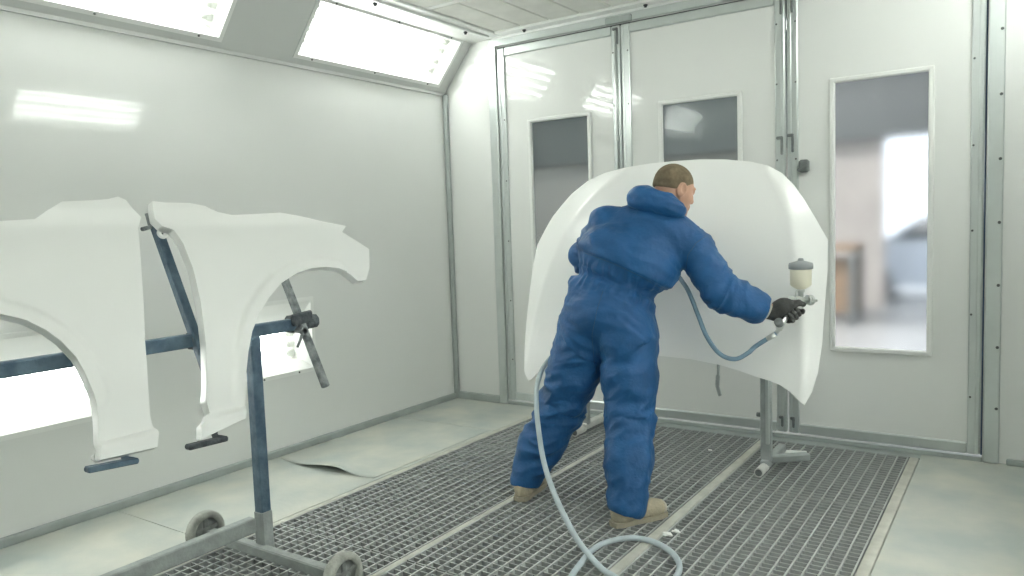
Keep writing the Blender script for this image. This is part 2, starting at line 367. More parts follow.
# ------------------------------------------------------------------ floor, pit and grates
fl = MB(); GX = [(-2.888, -2.125), (-2.095, -1.335), (-1.285, -.515)]; GY = [(.74, 2.237), (2.243, 3.737), (3.743, 4.64)]
for a, b in ((YF, 1.94), (1.944, 4.04), (4.044, YB)): fl.bx(XL, -2.925, a, b, -.3, 0)
structure(fl.build('floor_left', MT['floor']))
structure(MB().bx(-.462, XR, YF, YB, -.3, 0).build('floor_right', MT['floor']))
structure(MB().bx(-2.925, -.462, 4.645, YB, -.3, -.001).build('floor_back', MT['alu_dull']))
structure(MB().bx(-2.925, -.462, YF, .735, -.3, 0).build('floor_front', MT['floor']))
structure(MB().bx(-2.925, -.462, .735, 4.645, -.42, -.36).build('floor_pit', MT['pit']))
k_ = MB()
for xa, xb in ((-2.921, -2.892), (-2.123, -2.097), (-1.333, -1.287), (-.513, -.466)): k_.bar(((xa+xb)/2, .737, -.02), ((xa+xb)/2, 4.643, -.02), xb-xa, .042, bev=.004)
structure(k_.build('trim_floor', MT['kerb']))
def grate_bm(w, l):
    b = MB(); n = 14; p = w/n
    for i in range(n+1):
        x = min(max(-w/2+i*p, -w/2+.004), w/2-.004); b.bar((x, -l/2, -.016), (x, l/2, -.016), .0075, .032)
    m_ = round(l/.0385); q = l/m_
    for j in range(m_+1):
        y = min(max(-l/2+j*q, -l/2+.004), l/2-.004)
        e = j in (0, m_); b.bar((-w/2, y, -.0135 if not e else -.016), (w/2, y, -.0135 if not e else -.016), .0055 if not e else .0055, .02 if not e else .026)
    return b
LBL = [['nearest the blue trolley stand', 'halfway along beside the left floor slab', 'at the far end by the left door'],
       ['at the near end under the coiled hose', 'under the feet of the painter', 'at the far end behind the painter'],
       ['at the near end beside the right floor slab', 'halfway along right of the painter', 'at the far end under the bonnet stand']]
COLN = ['left', 'middle', 'right']; proto = {}
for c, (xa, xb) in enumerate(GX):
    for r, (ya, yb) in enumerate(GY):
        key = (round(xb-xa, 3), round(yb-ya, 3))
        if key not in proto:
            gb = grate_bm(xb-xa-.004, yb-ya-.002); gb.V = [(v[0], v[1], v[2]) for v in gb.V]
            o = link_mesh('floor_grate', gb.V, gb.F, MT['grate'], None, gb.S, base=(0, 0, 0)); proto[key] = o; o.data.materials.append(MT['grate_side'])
            for p in o.data.polygons: p.material_index = 0 if p.normal.z > .5 else 1  # pale on upward faces, darker shade colour on all others
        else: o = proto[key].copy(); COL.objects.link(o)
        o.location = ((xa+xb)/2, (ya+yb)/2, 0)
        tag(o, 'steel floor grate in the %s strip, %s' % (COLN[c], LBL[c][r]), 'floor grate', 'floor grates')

# ------------------------------------------------------------------ lamps
def fixture(o, U, Vd, N, w, hgt, ntube, name, label, tube, bez, group, z_over=None):
    """o: corner of the opening; U along, Vd across, N into the wall"""
    o, U, Vd, N = [np.array(t, float) for t in (o, U, Vd, N)]
    P = lambda u, v, n=0: o+U*u+Vd*v+N*n
    root = empty(name, P(w/2, 0), label, 'light fixture', group)
    b0, b1, bs, dep = bez                                   # bezel widths below, above, at the sides; depth of the glass
    outer = [P(0, 0, -.006), P(w, 0, -.006), P(w, hgt, -.006), P(0, hgt, -.006)]
    lip = [P(-.025, -.025, -.006), P(w+.025, -.025, -.006), P(w+.025, hgt+.025, -.006), P(-.025, hgt+.025, -.006)]
    lipb = [P(-.025, -.025, .0), P(w+.025, -.025, .0), P(w+.025, hgt+.025, .0), P(-.025, hgt+.025, .0)]
    inner = [P(bs, b0, dep), P(w-bs, b0, dep), P(w-bs, hgt-b1, dep), P(bs, hgt-b1, dep)]
    V = lipb+lip+outer+inner; F = []
    for k in range(3):
        for i in range(4): F.append((4*k+i, 4*k+(i+1) % 4, 4*k+4+(i+1) % 4, 4*k+4+i))
    if np.cross(U, Vd) @ N > 0: F = [f[::-1] for f in F]
    fr = link_mesh('frame', V, F, MT['frame_white'], root)
    for u in (.12, w/2, w-.12):
        for v in (-.013, hgt+.013): MB().lathe(P(u, v, -.006), -N, [(.007, 0), (.006, .003), (0, .004)], 8).build('screw', MT['screw'], fr)
    D = dep+.13
    hv = [P(bs, b0, dep+.004), P(w-bs, b0, dep+.004), P(w-bs, hgt-b1, dep+.004), P(bs, hgt-b1, dep+.004), P(bs, b0, D), P(w-bs, b0, D), P(w-bs, hgt-b1, D), P(bs, hgt-b1, D)]
    link_mesh('housing', hv, [(0, 1, 5, 4), (1, 2, 6, 5), (2, 3, 7, 6), (3, 0, 4, 7), (4, 5, 6, 7)], MT['reflector'], root)
    g = MB(); g.hexa([P(bs, b0, dep), P(w-bs, b0, dep), P(w-bs, hgt-b1, dep), P(bs, hgt-b1, dep), P(bs, b0, dep+.003), P(w-bs, b0, dep+.003), P(w-bs, hgt-b1, dep+.003), P(bs, hgt-b1, dep+.003)])
    g.build('glass_cover', MT['lamp_glass'], root)
    H = hgt-b0-b1
    fr4 = {4: (.15, .37, .63, .85), 2: (.3, .7)}[ntube]
    for t in fr4:
        v = b0+H*t; n = dep+.07
        tb = MB().cyl(P(bs+.075, v, n), P(w-bs-.075, v, n), .0135, n=12).build('tube', tube, root)
        for ua, ub, uc in ((bs+.04, bs+.075, bs+.02), (w-bs-.075, w-bs-.04, w-bs-.02)):
            c = MB().cyl(P(ua, v, n), P(ub, v, n), .0195, n=12)
            c.bar(P(uc, v-.02, n+.01), P(uc, v+.02, n+.01), .035, .06, up=U, bev=.004)
            c.build('socket', MT['frame_white'], tb)
    return root
NL = np.array([-SU[2], 0, SU[0]]); NR = np.array([SU[2], 0, SU[0]])
LU = ['recessed tube light in left bulkhead, behind the camera end of the booth', 'recessed four-tube light in left bulkhead, above the left fender', 'recessed four-tube light in left bulkhead, nearest the doors']
RU = ['recessed tube light in right bulkhead, at the camera end of the booth', 'recessed four-tube light in right bulkhead, overhead beside the camera', 'recessed four-tube light in right bulkhead, nearest the doors']
for k, (a, b) in enumerate(UPY):
    fixture(np.array([XL, a, ZW])+SU*LB0, (0, 1, 0), SU, NL, b-a, LB1-LB0, 4, 'light_fixture', LU[k], MT['tube'], (.012, .012, .012, .025), 'bulkhead lights')
    fixture(np.array([XR, a, ZW])+SUR*LB0, (0, 1, 0), SUR, NR, b-a, LB1-LB0, 4, 'light_fixture', RU[k], MT['tube'], (.012, .012, .012, .025), 'bulkhead lights')
for k, (a, b) in enumerate(LOWY):
    fixture((XL, a, LZ0), (0, 1, 0), (0, 0, 1), (-1, 0, 0), b-a, LZ1-LZ0, 4, 'wall_light', ['recessed low wall light seen through the left fender wheel arch', 'recessed low wall light behind the right fender and its clamp'][k],
            MT['tube_low'], (.055, .115, .045, .06), 'low wall lights')
for k, (a, b) in enumerate(LOWY):  # unseen lamps added in the right wall to brighten the bonnet
    fixture((XR, a, LZ0), (0, 1, 0), (0, 0, 1), (1, 0, 0), b-a, LZ1-LZ0, 4, 'wall_light', ['recessed low light in the right wall, beside the camera', 'recessed low light in the right wall, beside the bonnet'][k],
            MT['tube_low'], (.055, .115, .045, .06), 'low wall lights')

# ------------------------------------------------------------------ shells cut from an outline (fenders, bonnet)
def resample(poly, step):
    out = []
    for i in range(len(poly)):
        a = np.array(poly[i]); b = np.array(poly[(i+1) % len(poly)]); n = max(1, int(round(np.linalg.norm(b-a)/step)))
        for k in range(n): out.append(a+(b-a)*k/n)
    return out
def inside(p, poly):
    c = False; j = len(poly)-1
    for i in range(len(poly)):
        if (poly[i][1] > p[1]) != (poly[j][1] > p[1]) and p[0] < (poly[j][0]-poly[i][0])*(p[1]-poly[i][1])/(poly[j][1]-poly[i][1])+poly[i][0]: c = not c
        j = i
    return c
def shell(name, poly, place, mt, parent, step=.02, flange=.03, fl_in=.0, th=.0015, base=None, normal=None):
    """poly: 2-D outline; place(p, back) -> world point; edges turned back by flange"""
    B = resample(poly, step); nb = len(B)
    xs = [p[0] for p in B]; ys = [p[1] for p in B]; pts = [Vector(p) for p in B]
    r_ = random.Random(3); y = min(ys); row = 0
    bn = np.array(B)
    while y < max(ys):
        x = min(xs)+(step*.5 if row % 2 else 0)
        while x < max(xs):
            if inside((x, y), B) and np.min((bn[:, 0]-x)**2+(bn[:, 1]-y)**2) > (step*.6)**2: pts.append(Vector((x, y)))
            x += step
        y += step*.866; row += 1
    V, E_, Fc, ov, oe, of = geometry.delaunay_2d_cdt(pts, [(i, (i+1) % nb) for i in range(nb)], [list(range(nb))], 1, 1e-6)
    V2 = [np.array(v) for v in V]; W = [place(p, 0.) for p in V2]
    # boundary loop: directed edges used once
    cnt = {}
    Fc = [list(f) for f in Fc]
    for f in Fc:
        for i in range(len(f)): cnt[f[i], f[(i+1) % len(f)]] = 1
    bd = [(a, b) for (a, b) in cnt if (b, a) not in cnt]
    cen = np.mean(V2, 0); rim = {}
    for a, b in bd:
        for v in (a, b):
            if v not in rim:
                rim[v] = len(W); W.append(place(V2[v]+0*cen, flange))
    Fall = Fc+[[b, a, rim[a], rim[b]] for a, b in bd]
    o = link_mesh(name, W, Fall, mt, parent, True, base)
    me = o.data
    bm = bmesh.new(); bm.from_mesh(me); bmesh.ops.recalc_face_normals(bm, faces=bm.faces); bm.normal_update()
    for e in bm.edges:
        if len(e.link_faces) == 2 and e.calc_face_angle(0) > .8: e.smooth = False
    bm.to_mesh(me); bm.free()
    sd = o.modifiers.new('thickness', 'SOLIDIFY'); sd.thickness = .003; sd.offset = -1
    return o

# fenders hang on a plane that leans back towards the wall
LEAN = .42
FP0 = np.array([-2.425, 0, .975]); FS = nrm((-LEAN, 0, 1.)); FN = nrm((1., 0, LEAN)); FY = np.array([0, 1., 0])
def f2d(u, v):
    p = on_plane(u, v, FP0, FN)-FP0; return (p @ FY, p @ FS)
F2PX = [(152.5, 201), (165, 202.5), (190, 203), (205, 206), (218, 212), (232, 215), (255, 214), (280, 212.5), (300, 216), (325, 222), (346, 226), (342, 232), (355, 240), (369, 249), (369.5, 268), (366, 280), (358, 281),
        (350, 274), (338, 269), (325, 267.5), (310, 269), (295, 274), (280, 284), (268, 298), (258, 314), (251, 332), (247, 352), (245, 372), (244.5, 395), (246, 418), (202, 439), (202, 425), (207, 420), (210, 413), (206, 400), (207, 385),
        (206, 345), (201, 304), (193, 268), (183, 243), (174, 230), (162, 226), (155, 219)]

F1PX = [(0, 221), (35, 219), (48, 210), (62, 201.5), (95, 200), (108, 199), (118, 196.5), (126, 200), (141, 217), (138, 228), (142, 280), (145, 340), (148, 385), (150, 415), (152, 424), (158, 430), (157.5, 447), (100, 460), (99, 440), (98, 415),
        (93, 395), (83, 372), (75, 358), (60, 342), (45, 331), (25, 321), (0, 315)]
def fender_belly(door_y, sgn, s_sh, y, s):
    t = (y-door_y)*sgn                                      # 0 at the door edge, grows to the nose
    b = .050*math.sin(min(max((s+.40)/.95, 0), 1)*math.pi)  # belly of the panel
    b -= .42*.009*math.log1p(math.exp(min((s-s_sh)/.009, 30)))     # shoulder rolls back at the top
    if s < -.256: b += .024 if s < -.272 else .024*(-.256-s)/.016  # sill step
    if t > .6: b -= .14*(t-.6)**2                           # nose wraps in
    return b
def f2b(u, v, dy, sgn, sh):
    b = 0.
    for _ in range(25):
        p = on_plane(u, v, FP0+FN*b, FN)-FP0; b = .4*b+.6*fender_belly(dy, sgn, sh, p @ FY, p @ FS)
    return (p @ FY, p @ FS)
DY2, DY1 = f2d(195, 330)[0], f2d(146, 330)[0]; SH2, SH1 = f2d(200, 228)[1], f2d(90, 228)[1]
F2 = [f2b(*p, DY2, 1, SH2) for p in F2PX]; F1 = [f2b(*p, DY1, -1, SH1) for p in F1PX]
yA, yB_ = f2b(141, 217, DY1, -1, SH1)[0], f2b(152.5, 201, DY2, 1, SH2)[0]
def mir(u, v, ds=0): y, s = f2b(u, v, DY2, 1, SH2); return (yA-(y-yB_)*1.0, s+ds)
F1 += [mir(*p) for p in ((325, 267.5), (338, 269), (350, 274), (358, 281), (366, 280), (369.5, 268), (369, 249), (355, 240), (342, 232), (346, 226), (325, 222))]
def fender_place(door_y, sgn, sh, arch):
    A_ = np.array(resample(arch, .01))
    def place(p, back):
        d = math.sqrt(np.min((A_[:, 0]-p[0])**2+(A_[:, 1]-p[1])**2)); lip = .009*min(max((.052-d)/.012, 0), 1)   # pressed lip round the wheel arch
        return FP0+FY*p[0]+FS*p[1]+FN*(fender_belly(door_y, sgn, sh, p[0], p[1])+lip-back)
    return place
AR2 = F2[18:29]+F2[28:17:-1]; AR1 = F1[20:30]+F1[29:19:-1]
fr2 = empty('car_fender', (-2.3, 1.65, .65), 'white car fender right of the gap, its whole outline in view, nose to the right', 'car fender', 'fenders on the trolley stand')
o = shell('fender_panel', F2, fender_place(DY2, 1, SH2, AR2), MT['fender'], fr2, .012, .038)
fr1 = empty('car_fender', (-2.3, 1.3, .65), 'white car fender left of the gap, cut off by the photo edge', 'car fender', 'fenders on the trolley stand')
o = shell('fender_panel', F1, fender_place(DY1, -1, SH1, AR1), MT['fender'], fr1, .012, .038)
# mounting tabs
def disc(o_, n, r, t, hole, par, name, mt):
    b = MB().lathe(o_, n, [(hole, 0), (r, 0), (r, t), (hole, t), (hole, 0)], 18); return b.build(name, mt, par)
tb = on_plane(162, 234, FP0-FN*.03, FN); d_ = disc(tb, FN, .020, .006, .005, fr2, 'mounting_tab', MT['fender'])
MB().cyl(tb-FN*.002, tb+FN*.001, .005, n=10).build('hole', MT['dark'], d_)
tb1 = on_plane(95, 458, FP0, FN); disc(tb1, FN, .012, .004, .005, fr1, 'mounting_tab', MT['fender'])
tb2 = on_plane(101, 430, FP0, FN); disc(tb2, FN, .010, .004, .004, fr1, 'mounting_tab', MT['fender'])

# trolley stand for the fenders
ts = empty('panel_trolley', (-2.56, 1.0, 0), 'blue steel panel trolley on grey wheels holding both white fenders', 'panel stand')
PX, PY, CZ = -2.56, 1.878, .974
MB().bar((PX+.006, PY+.026, .06), (PX+.006, PY+.026, CZ-.02), .048, .048, up=(0, 1, 0), bev=.005).build('post', MT['stand'], ts)
MB().bar((PX, .12, .06), (PX, .12, CZ-.02), .046, .046, up=(0, 1, 0), bev=.005).build('post', MT['stand'], ts)
MB().bar((PX, .0, CZ), (PX, 2.17, CZ), .040, .049, bev=.005).build('crossbar', MT['stand'], ts)
MB().bar((PX, .10, .195), (PX, PY-.02, .195), .042, .062, bev=.005).build('base_rail', MT['stand_grey'], ts)
for y in (PY, .12):
    ax = MB().bar((-2.88, y-.005, .083), (-2.105, y-.005, .083), .044, .044, bev=.005).build('axle_beam', MT['stand_grey'], ts)
    MB().bar((PX+.006, y+(.026 if y > 1 else 0), .055), (PX+.006, y+(.026 if y > 1 else 0), .24), .054, .054, up=(0, 1, 0), bev=.005).build('gusset', MT['stand_grey'], ax)
    for x, s in ((-2.070, 1), (-2.915, -1)):
        R = .088; c = np.array([x, y-.005, R+.002]); A = np.array([1., 0, 0])
        w = MB().lathe(c-A*.02, A, [(R*.68, 0), (R*.93, 0), (R, .008), (R, .032), (R*.93, .04), (R*.68, .04), (R*.68, 0)], 32).build('wheel', MT['tyre'], ts)
        hb = MB().lathe(c-A*.022, A, [(.001, 0), (.02, 0), (.02, .044), (.001, .044)], 16)
        for k in range(5):
            a = k*2*math.pi/5+.3; q = np.array([0, math.cos(a), math.sin(a)]); hb.bar(c+q*.012, c+q*R*.70, .022, .018, up=(1, 0, 0), bev=.003)
        hb.lathe(c-A*.004, A, [(.001, 0), (R*.69, 0), (R*.69, .008), (.001, .008)], 24)
        hb.build('hub', MT['hub'], w)
        MB().cyl(c-A*s*.05, c+A*s*.024, .009, n=10).build('bolt', MT['stand_grey'], w)
# leaning arms clamped on the crossbar
AX = lambda z: -2.545-LEAN*1.18*(z-CZ)
def arm(y, z0, z1, w, mt, par): return MB().bar((AX(z0), y, z0), (AX(z1), y, z1), w, w, up=(0, 1, 0), bev=.004).build('arm', mt, par)
a1 = arm(1.652, .73, 1.425, .034, MT['stand'], ts); a2 = arm(2.148, .712, 1.23, .029, MT['clamp_pale'], ts); a0 = arm(1.354, .72, 1.28, .034, MT['stand'], ts)
def clampit(y, par, big=1.):
    x = -2.565; b = MB().bar((x-.01, y-.045*big, CZ), (x-.01, y+.045*big, CZ), .072, .072, bev=.012)
    b.bar((x+.03, y-.06*big, CZ+.02), (x+.03, y+.05*big, CZ+.03), .02, .05, bev=.006); b.build('clamp', MT['clamp'], par)
    c = MB().cyl((x+.02, y-.03, CZ-.024), (x+.073, y-.03, CZ-.024), .012, n=10); c.cyl((x+.058, y-.03, CZ-.024), (x+.073, y-.03, CZ-.024), .02, n=6)
    c.tube([(x+.064, y-.03, CZ-.024), (x+.068, y-.05, CZ-.054), (x+.07, y-.07, CZ-.088)], .006, 8); c.build('clamp_screw', MT['clamp_pale'], par)
clampit(2.148, a2); clampit(1.354, a0, .8)
MB().bar((AX(CZ)-.02, 1.625, CZ-.005), (AX(CZ)-.02, 1.69, CZ), .062, .062, bev=.014).build('clamp', MT['clamp'], a1)
MB().bar((PX, 2.165, CZ), (PX, 2.250, CZ+.003), .050, .056, bev=.014).build('bar_end', MT['clamp'], ts)
# ledges under the fender feet
def ledge(ua, va, ub, vb, x, mt, yarm, zarm):
    a = on_plane(ua, va, np.array([x, 0, 0]), np.array([1., 0, 0])); b = on_plane(ub, vb, np.array([x, 0, 0]), np.array([1., 0, 0]))
    l = MB().bar(a, b, .033, .018, bev=.004).build('ledge', mt, ts)
    c = a+(b-a)*.93; MB().tube(spline([c, c+np.array([-.05, 0, .01]), (AX(zarm)-.0, yarm, zarm)], 5), .011, 8).build('ledge_arm', mt, l)
ledge(187, 447.5, 226, 438, -2.30, MT['clamp'], 1.652, .735); ledge(86, 470, 137, 460, -2.30, MT['stand'], 1.354, .725)
# hook pin at the head of the arm
hk = MB(); pz = AX(1.42)
hk.cyl((pz, 1.655, 1.405), (pz+.02, 1.59, 1.392), .008, n=10); hk.cyl((pz, 1.637, 1.40), (pz-.01, 1.632, 1.452), .009, n=10); hk.build('hook_pin', MT['clamp_pale'], ts)

# ------------------------------------------------------------------ bonnet on its stand
HY = 3.74
HPX = [(528.5, 381), (524.5, 371), (524.5, 350), (527, 315), (531, 280), (537, 245), (552, 217), (571, 194), (587, 181), (604, 173), (625, 167.5), (650, 163.5), (675, 161), (700, 159.3), (725, 159.3), (750, 161.5), (768, 165.5), (782, 173), (794, 185), (804, 199), (816, 219), (828, 240),
       (827.5, 270), (825, 305), (822, 345), (818, 372), (812, 392), (804.5, 405), (798, 400), (790, 392), (780, 385), (770, 381), (757, 377), (740, 371), (720, 365), (690, 359), (661, 356), (630, 352.5), (600, 351), (575, 352), (560, 355), (549, 360.5), (541, 369), (534, 377)]
CRL = np.array([on_plane(u, v, np.array([0, HY, 0]), np.array([0, 1., 0]))[[0, 2]] for u, v in ((610, 168), (588, 188), (566, 220), (553, 253), (543, 283), (537, 315), (532, 350), (530, 380))])
CRR = np.array([on_plane(u, v, np.array([0, HY, 0]), np.array([0, 1., 0]))[[0, 2]] for u, v in ((752, 160), (766, 175), (779, 197), (789, 225), (797, 258), (803, 300), (806, 350), (804, 403))])
PLL, PLR = np.polyfit(CRL[:, 1], CRL[:, 0], 4), np.polyfit(CRR[:, 1], CRR[:, 0], 4)
def hood_y(x, z):
    z = min(max(z, .38), 1.72); s = min(abs((x+1.6)/.9), 1.1)
    y = HY-.07*(1-s*s)                                      # crown across
    for t in (np.polyval(PLL, z)-x, x-np.polyval(PLR, z)):  # flanks fold back beyond the creases
        y += .62*.014*math.log1p(math.exp(min(t/.014, 30)))-.010*math.exp(-(t/.030)**2)
    y += .10*((z-1.0)/.62)**2*(1 if z > 1 else .25)+.16*(z-1.05)   # curls back towards the nose
    return y+.03
def hood_uv(u, v):
    y = HY
    for _ in range(12):
        p = on_plane(u, v, np.array([0, y, 0.]), np.array([0, 1., 0])); y = .5*y+.5*hood_y(p[0], p[2])
    return (p[0], p[2])
HP = [hood_uv(*p) for p in HPX]
hood = empty('car_bonnet', (-1.6, 3.85, .45), 'white car bonnet stood on end before the doors, being sprayed by the painter', 'car bonnet')
def hplace(p, back):
    c = np.array([-1.6, 1.05]); q = np.array(p)
    if back: q = q-nrm(q-c)*.012
    return np.array([q[0], hood_y(p[0], p[1])+back, q[1]])
shell('bonnet_skin', HP, hplace, MT['hood'], hood, .022, .022)
hs = empty('bonnet_stand', (-1.7, 4.1, 0), 'silver tube stand carrying the white bonnet, with white-ended floor feet', 'panel stand')
Rx, Ry, Lx, Ly = -1.135, 4.06, -2.37, 4.30
for x, y in ((Rx, Ry), (Lx, Ly)):
    p = MB().bar((x, y, .05), (x, y, 1.25), .055, .045, up=(0, 1, 0), bev=.006).build('post', MT['steel'], hs)
    MB().bar((x+.014, y-.028, .55), (x+.014, y-.028, .15), .02, .012, up=(0, 1, 0), bev=.003).build('slide', MT['dark' if False else 'alu'], p)
    MB().cyl((x-.05, y, .30), (x-.02, y, .30), .012, n=10).build('knob', MT['gun_dark'], p)
    MB().cyl((x, y-.15, .028), (x, y-.03, .028), .024, n=18).build('foot', MT['pale'], hs)
    MB().cyl((x, y-.151, .028), (x, y-.147, .028), .018, n=18).build('foot_end', MT['gun_dark'], hs)
    MB().bar((x, y-.05, .04), (x, y+.32, .04), .045, .045, bev=.006).build('base_beam', MT['steel' if x == Rx else 'pale'], hs)
MB().bar((Rx-.0, Ry+.02, .055), (Rx+.17, Ry+.20, .045), .045, .04, bev=.006).build('outrigger', MT['steel'], hs)
MB().bar((Rx, Ry, 1.22), (Lx, Ly, 1.22), .045, .045, bev=.006).build('crossbar', MT['steel'], hs)
for t in (.06, .94):
    q = np.array([Rx, Ry, 1.22])*(1-t)+np.array([Lx, Ly, 1.22])*t
    e = np.array([q[0], hood_y(q[0], 1.22)+.03, 1.24]); MB().bar(q, e, .03, .03, bev=.005).build('support_arm', MT['steel'], hs)
hx, hz = on_plane(718, 372, np.array([0, 3.84, 0]), np.array([0, 1., 0]))[[0, 2]]
hk = MB(); hk.tube(spline([(hx+.002, 3.84, hz+.16), (hx+.002, 3.84, hz+.02), (hx, 3.84, hz-.02)], 4), .008, 8)
hk.bar((hx-.0, 3.84, hz-.015), (hx-.004, 3.84, hz-.075), .022, .012, up=(0, 1, 0), bev=.003); hk.bar((hx-.006, 3.84, hz-.07), (hx+.012, 3.835, hz-.125), .02, .01, up=(0, 1, 0), bev=.003)
hk.tube([(hx+.002, 3.84, hz+.15), (hx+.02, 4.0, hz+.5), (hx+.0, 4.09, .98+.22)], .008, 8)
hk.build('hook', MT['steel'], hs)
tp = on_plane(793, 453, np.array([0, 0, .07]), np.array([0, 0, 1.]))

# ------------------------------------------------------------------ implicit surfaces for the figure
class SDF:
    def __init__(s, lo, hi, h):
        s.lo = np.array(lo, float); s.h = h; s.n = np.ceil((np.array(hi)-s.lo)/h).astype(int)+1
        s.d = np.full(s.n, .08, np.float32)
    def _win(s, lo, hi):
        a = np.clip(np.floor((lo-s.lo)/s.h).astype(int), 0, s.n); b = np.clip(np.ceil((hi-s.lo)/s.h).astype(int)+1, 0, s.n)
        sl = tuple(slice(a[i], b[i]) for i in range(3))
        ax = [(s.lo[i]+s.h*np.arange(a[i], b[i])).astype(np.float32) for i in range(3)]
        return sl, np.meshgrid(*ax, indexing='ij', sparse=True)
    def _mix(s, sl, d, k, sub):
        D = s.d[sl]
        if sub: d = -d; r = np.maximum(D, d) if k <= 0 else np.maximum(D, d)+np.maximum(k-np.abs(D-d), 0)**2/(4*k)
        else: r = np.minimum(D, d) if k <= 0 else np.minimum(D, d)-np.maximum(k-np.abs(D-d), 0)**2/(4*k)
        s.d[sl] = r
    def cone(s, a, b, ra, rb, k=.03, sub=False):
        a = np.array(a, float); b = np.array(b, float); pad = max(ra, rb)+max(k, .02)+.03
        sl, (X, Y, Z) = s._win(np.minimum(a, b)-pad, np.maximum(a, b)+pad)
        if 0 in s.d[sl].shape: return s
        ab = b-a; L = max(ab @ ab, 1e-9)
        t = np.clip(((X-a[0])*ab[0]+(Y-a[1])*ab[1]+(Z-a[2])*ab[2])/L, 0, 1)
        d = np.sqrt((X-a[0]-t*ab[0])**2+(Y-a[1]-t*ab[1])**2+(Z-a[2]-t*ab[2])**2)-(ra+(rb-ra)*t)
        s._mix(sl, d, k, sub); return s
    def chain(s, pts, rs, k=.03):
        for i in range(len(pts)-1): s.cone(pts[i], pts[i+1], rs[i], rs[i+1], k)
        return s
    def ell(s, c, r, axes=None, k=.03, sub=False):
        c = np.array(c, float); r = np.array(r, float); A = np.eye(3) if axes is None else np.array(axes, float)
        ext = np.sqrt(((A*r[:, None])**2).sum(0))+max(k, .02)+.03
        sl, (X, Y, Z) = s._win(c-ext, c+ext)
        if 0 in s.d[sl].shape: return s
        x, y, z = X-c[0], Y-c[1], Z-c[2]
        q = [(A[i][0]*x+A[i][1]*y+A[i][2]*z) for i in range(3)]
        k0 = np.sqrt((q[0]/r[0])**2+(q[1]/r[1])**2+(q[2]/r[2])**2); k1 = np.sqrt((q[0]/r[0]**2)**2+(q[1]/r[1]**2)**2+(q[2]/r[2]**2)**2)
        d = k0*(k0-1)/np.maximum(k1, 1e-6)
        s._mix(sl, d, k, sub); return s
    def cut(s, p, n, k=0.):
        """remove what lies on the side n points to"""
        p = np.array(p, float); n = nrm(n)
        ax = [(s.lo[i]+s.h*np.arange(s.n[i])).astype(np.float32) for i in range(3)]; X, Y, Z = np.meshgrid(*ax, indexing='ij', sparse=True)
        d = (X-p[0])*n[0]+(Y-p[1])*n[1]+(Z-p[2])*n[2]
        s.d = np.maximum(s.d, d) if k <= 0 else np.maximum(s.d, d)+np.maximum(k-np.abs(s.d-d), 0)**2/(4*k)
        return s
    def mesh(s):
        d = s.d; n = np.array(d.shape)-1
        co = [(i, j, k) for i in (0, 1) for j in (0, 1) for k in (0, 1)]
        v8 = [d[i:i+n[0], j:j+n[1], k:k+n[2]] for i, j, k in co]
        neg = sum((v < 0).astype(np.int8) for v in v8); act = np.argwhere((neg > 0) & (neg < 8))
        vals = np.stack([v[tuple(act.T)] for v in v8], 1)
        acc = np.zeros((len(act), 3)); cnt = np.zeros(len(act))
        for a in range(8):
            for b in range(a+1, 8):
                if sum(abs(co[a][i]-co[b][i]) for i in range(3)) != 1: continue
                x = (vals[:, a] < 0) != (vals[:, b] < 0); t = np.where(x, vals[:, a]/np.where(x, vals[:, a]-vals[:, b], 1), 0)
                p = np.array(co[a])+t[:, None]*(np.array(co[b])-np.array(co[a])); acc += p*x[:, None]; cnt += x
        V = s.lo+s.h*(act+acc/cnt[:, None])
        idx = np.full(n, -1, np.int32); idx[tuple(act.T)] = np.arange(len(act)); Fs = []
        for ax in range(3):
            u, w = [(1, 2), (2, 0), (0, 1)][ax]
            A = np.moveaxis(d, (ax, u, w), (0, 1, 2)); I = np.moveaxis(idx, (ax, u, w), (0, 1, 2))
            s0 = A[:-1, 1:-1, 1:-1] < 0; s1 = A[1:, 1:-1, 1:-1] < 0
            for fl, msk in ((False, s0 & ~s1), (True, ~s0 & s1)):
                e = np.argwhere(msk); i, j, k = e[:, 0], e[:, 1]+1, e[:, 2]+1
                q = np.stack([I[i, j-1, k-1], I[i, j, k-1], I[i, j, k], I[i, j-1, k]], 1)
                Fs.append(q[:, ::-1] if fl else q)
        Fq = np.concatenate(Fs); Fq = Fq[(Fq >= 0).all(1)]
        return V, Fq
def vnormals(V, F):
    n = np.zeros_like(V); fn = np.cross(V[F[:, 2]]-V[F[:, 0]], V[F[:, 3]]-V[F[:, 1]])
    for i in range(4): np.add.at(n, F[:, i], fn)
    return n/np.maximum(np.linalg.norm(n, axis=1), 1e-9)[:, None]
def relax(V, F, it=1, w=.5):
    for _ in range(it):
        a = np.zeros_like(V); c = np.zeros(len(V))
        for i in range(4):
            np.add.at(a, F[:, i], V[F[:, (i+1) % 4]]); np.add.at(c, F[:, i], 1); np.add.at(a, F[:, i], V[F[:, (i+3) % 4]]); np.add.at(c, F[:, i], 1)
        V = V*(1-w)+w*a/np.maximum(c, 1)[:, None]
    return V

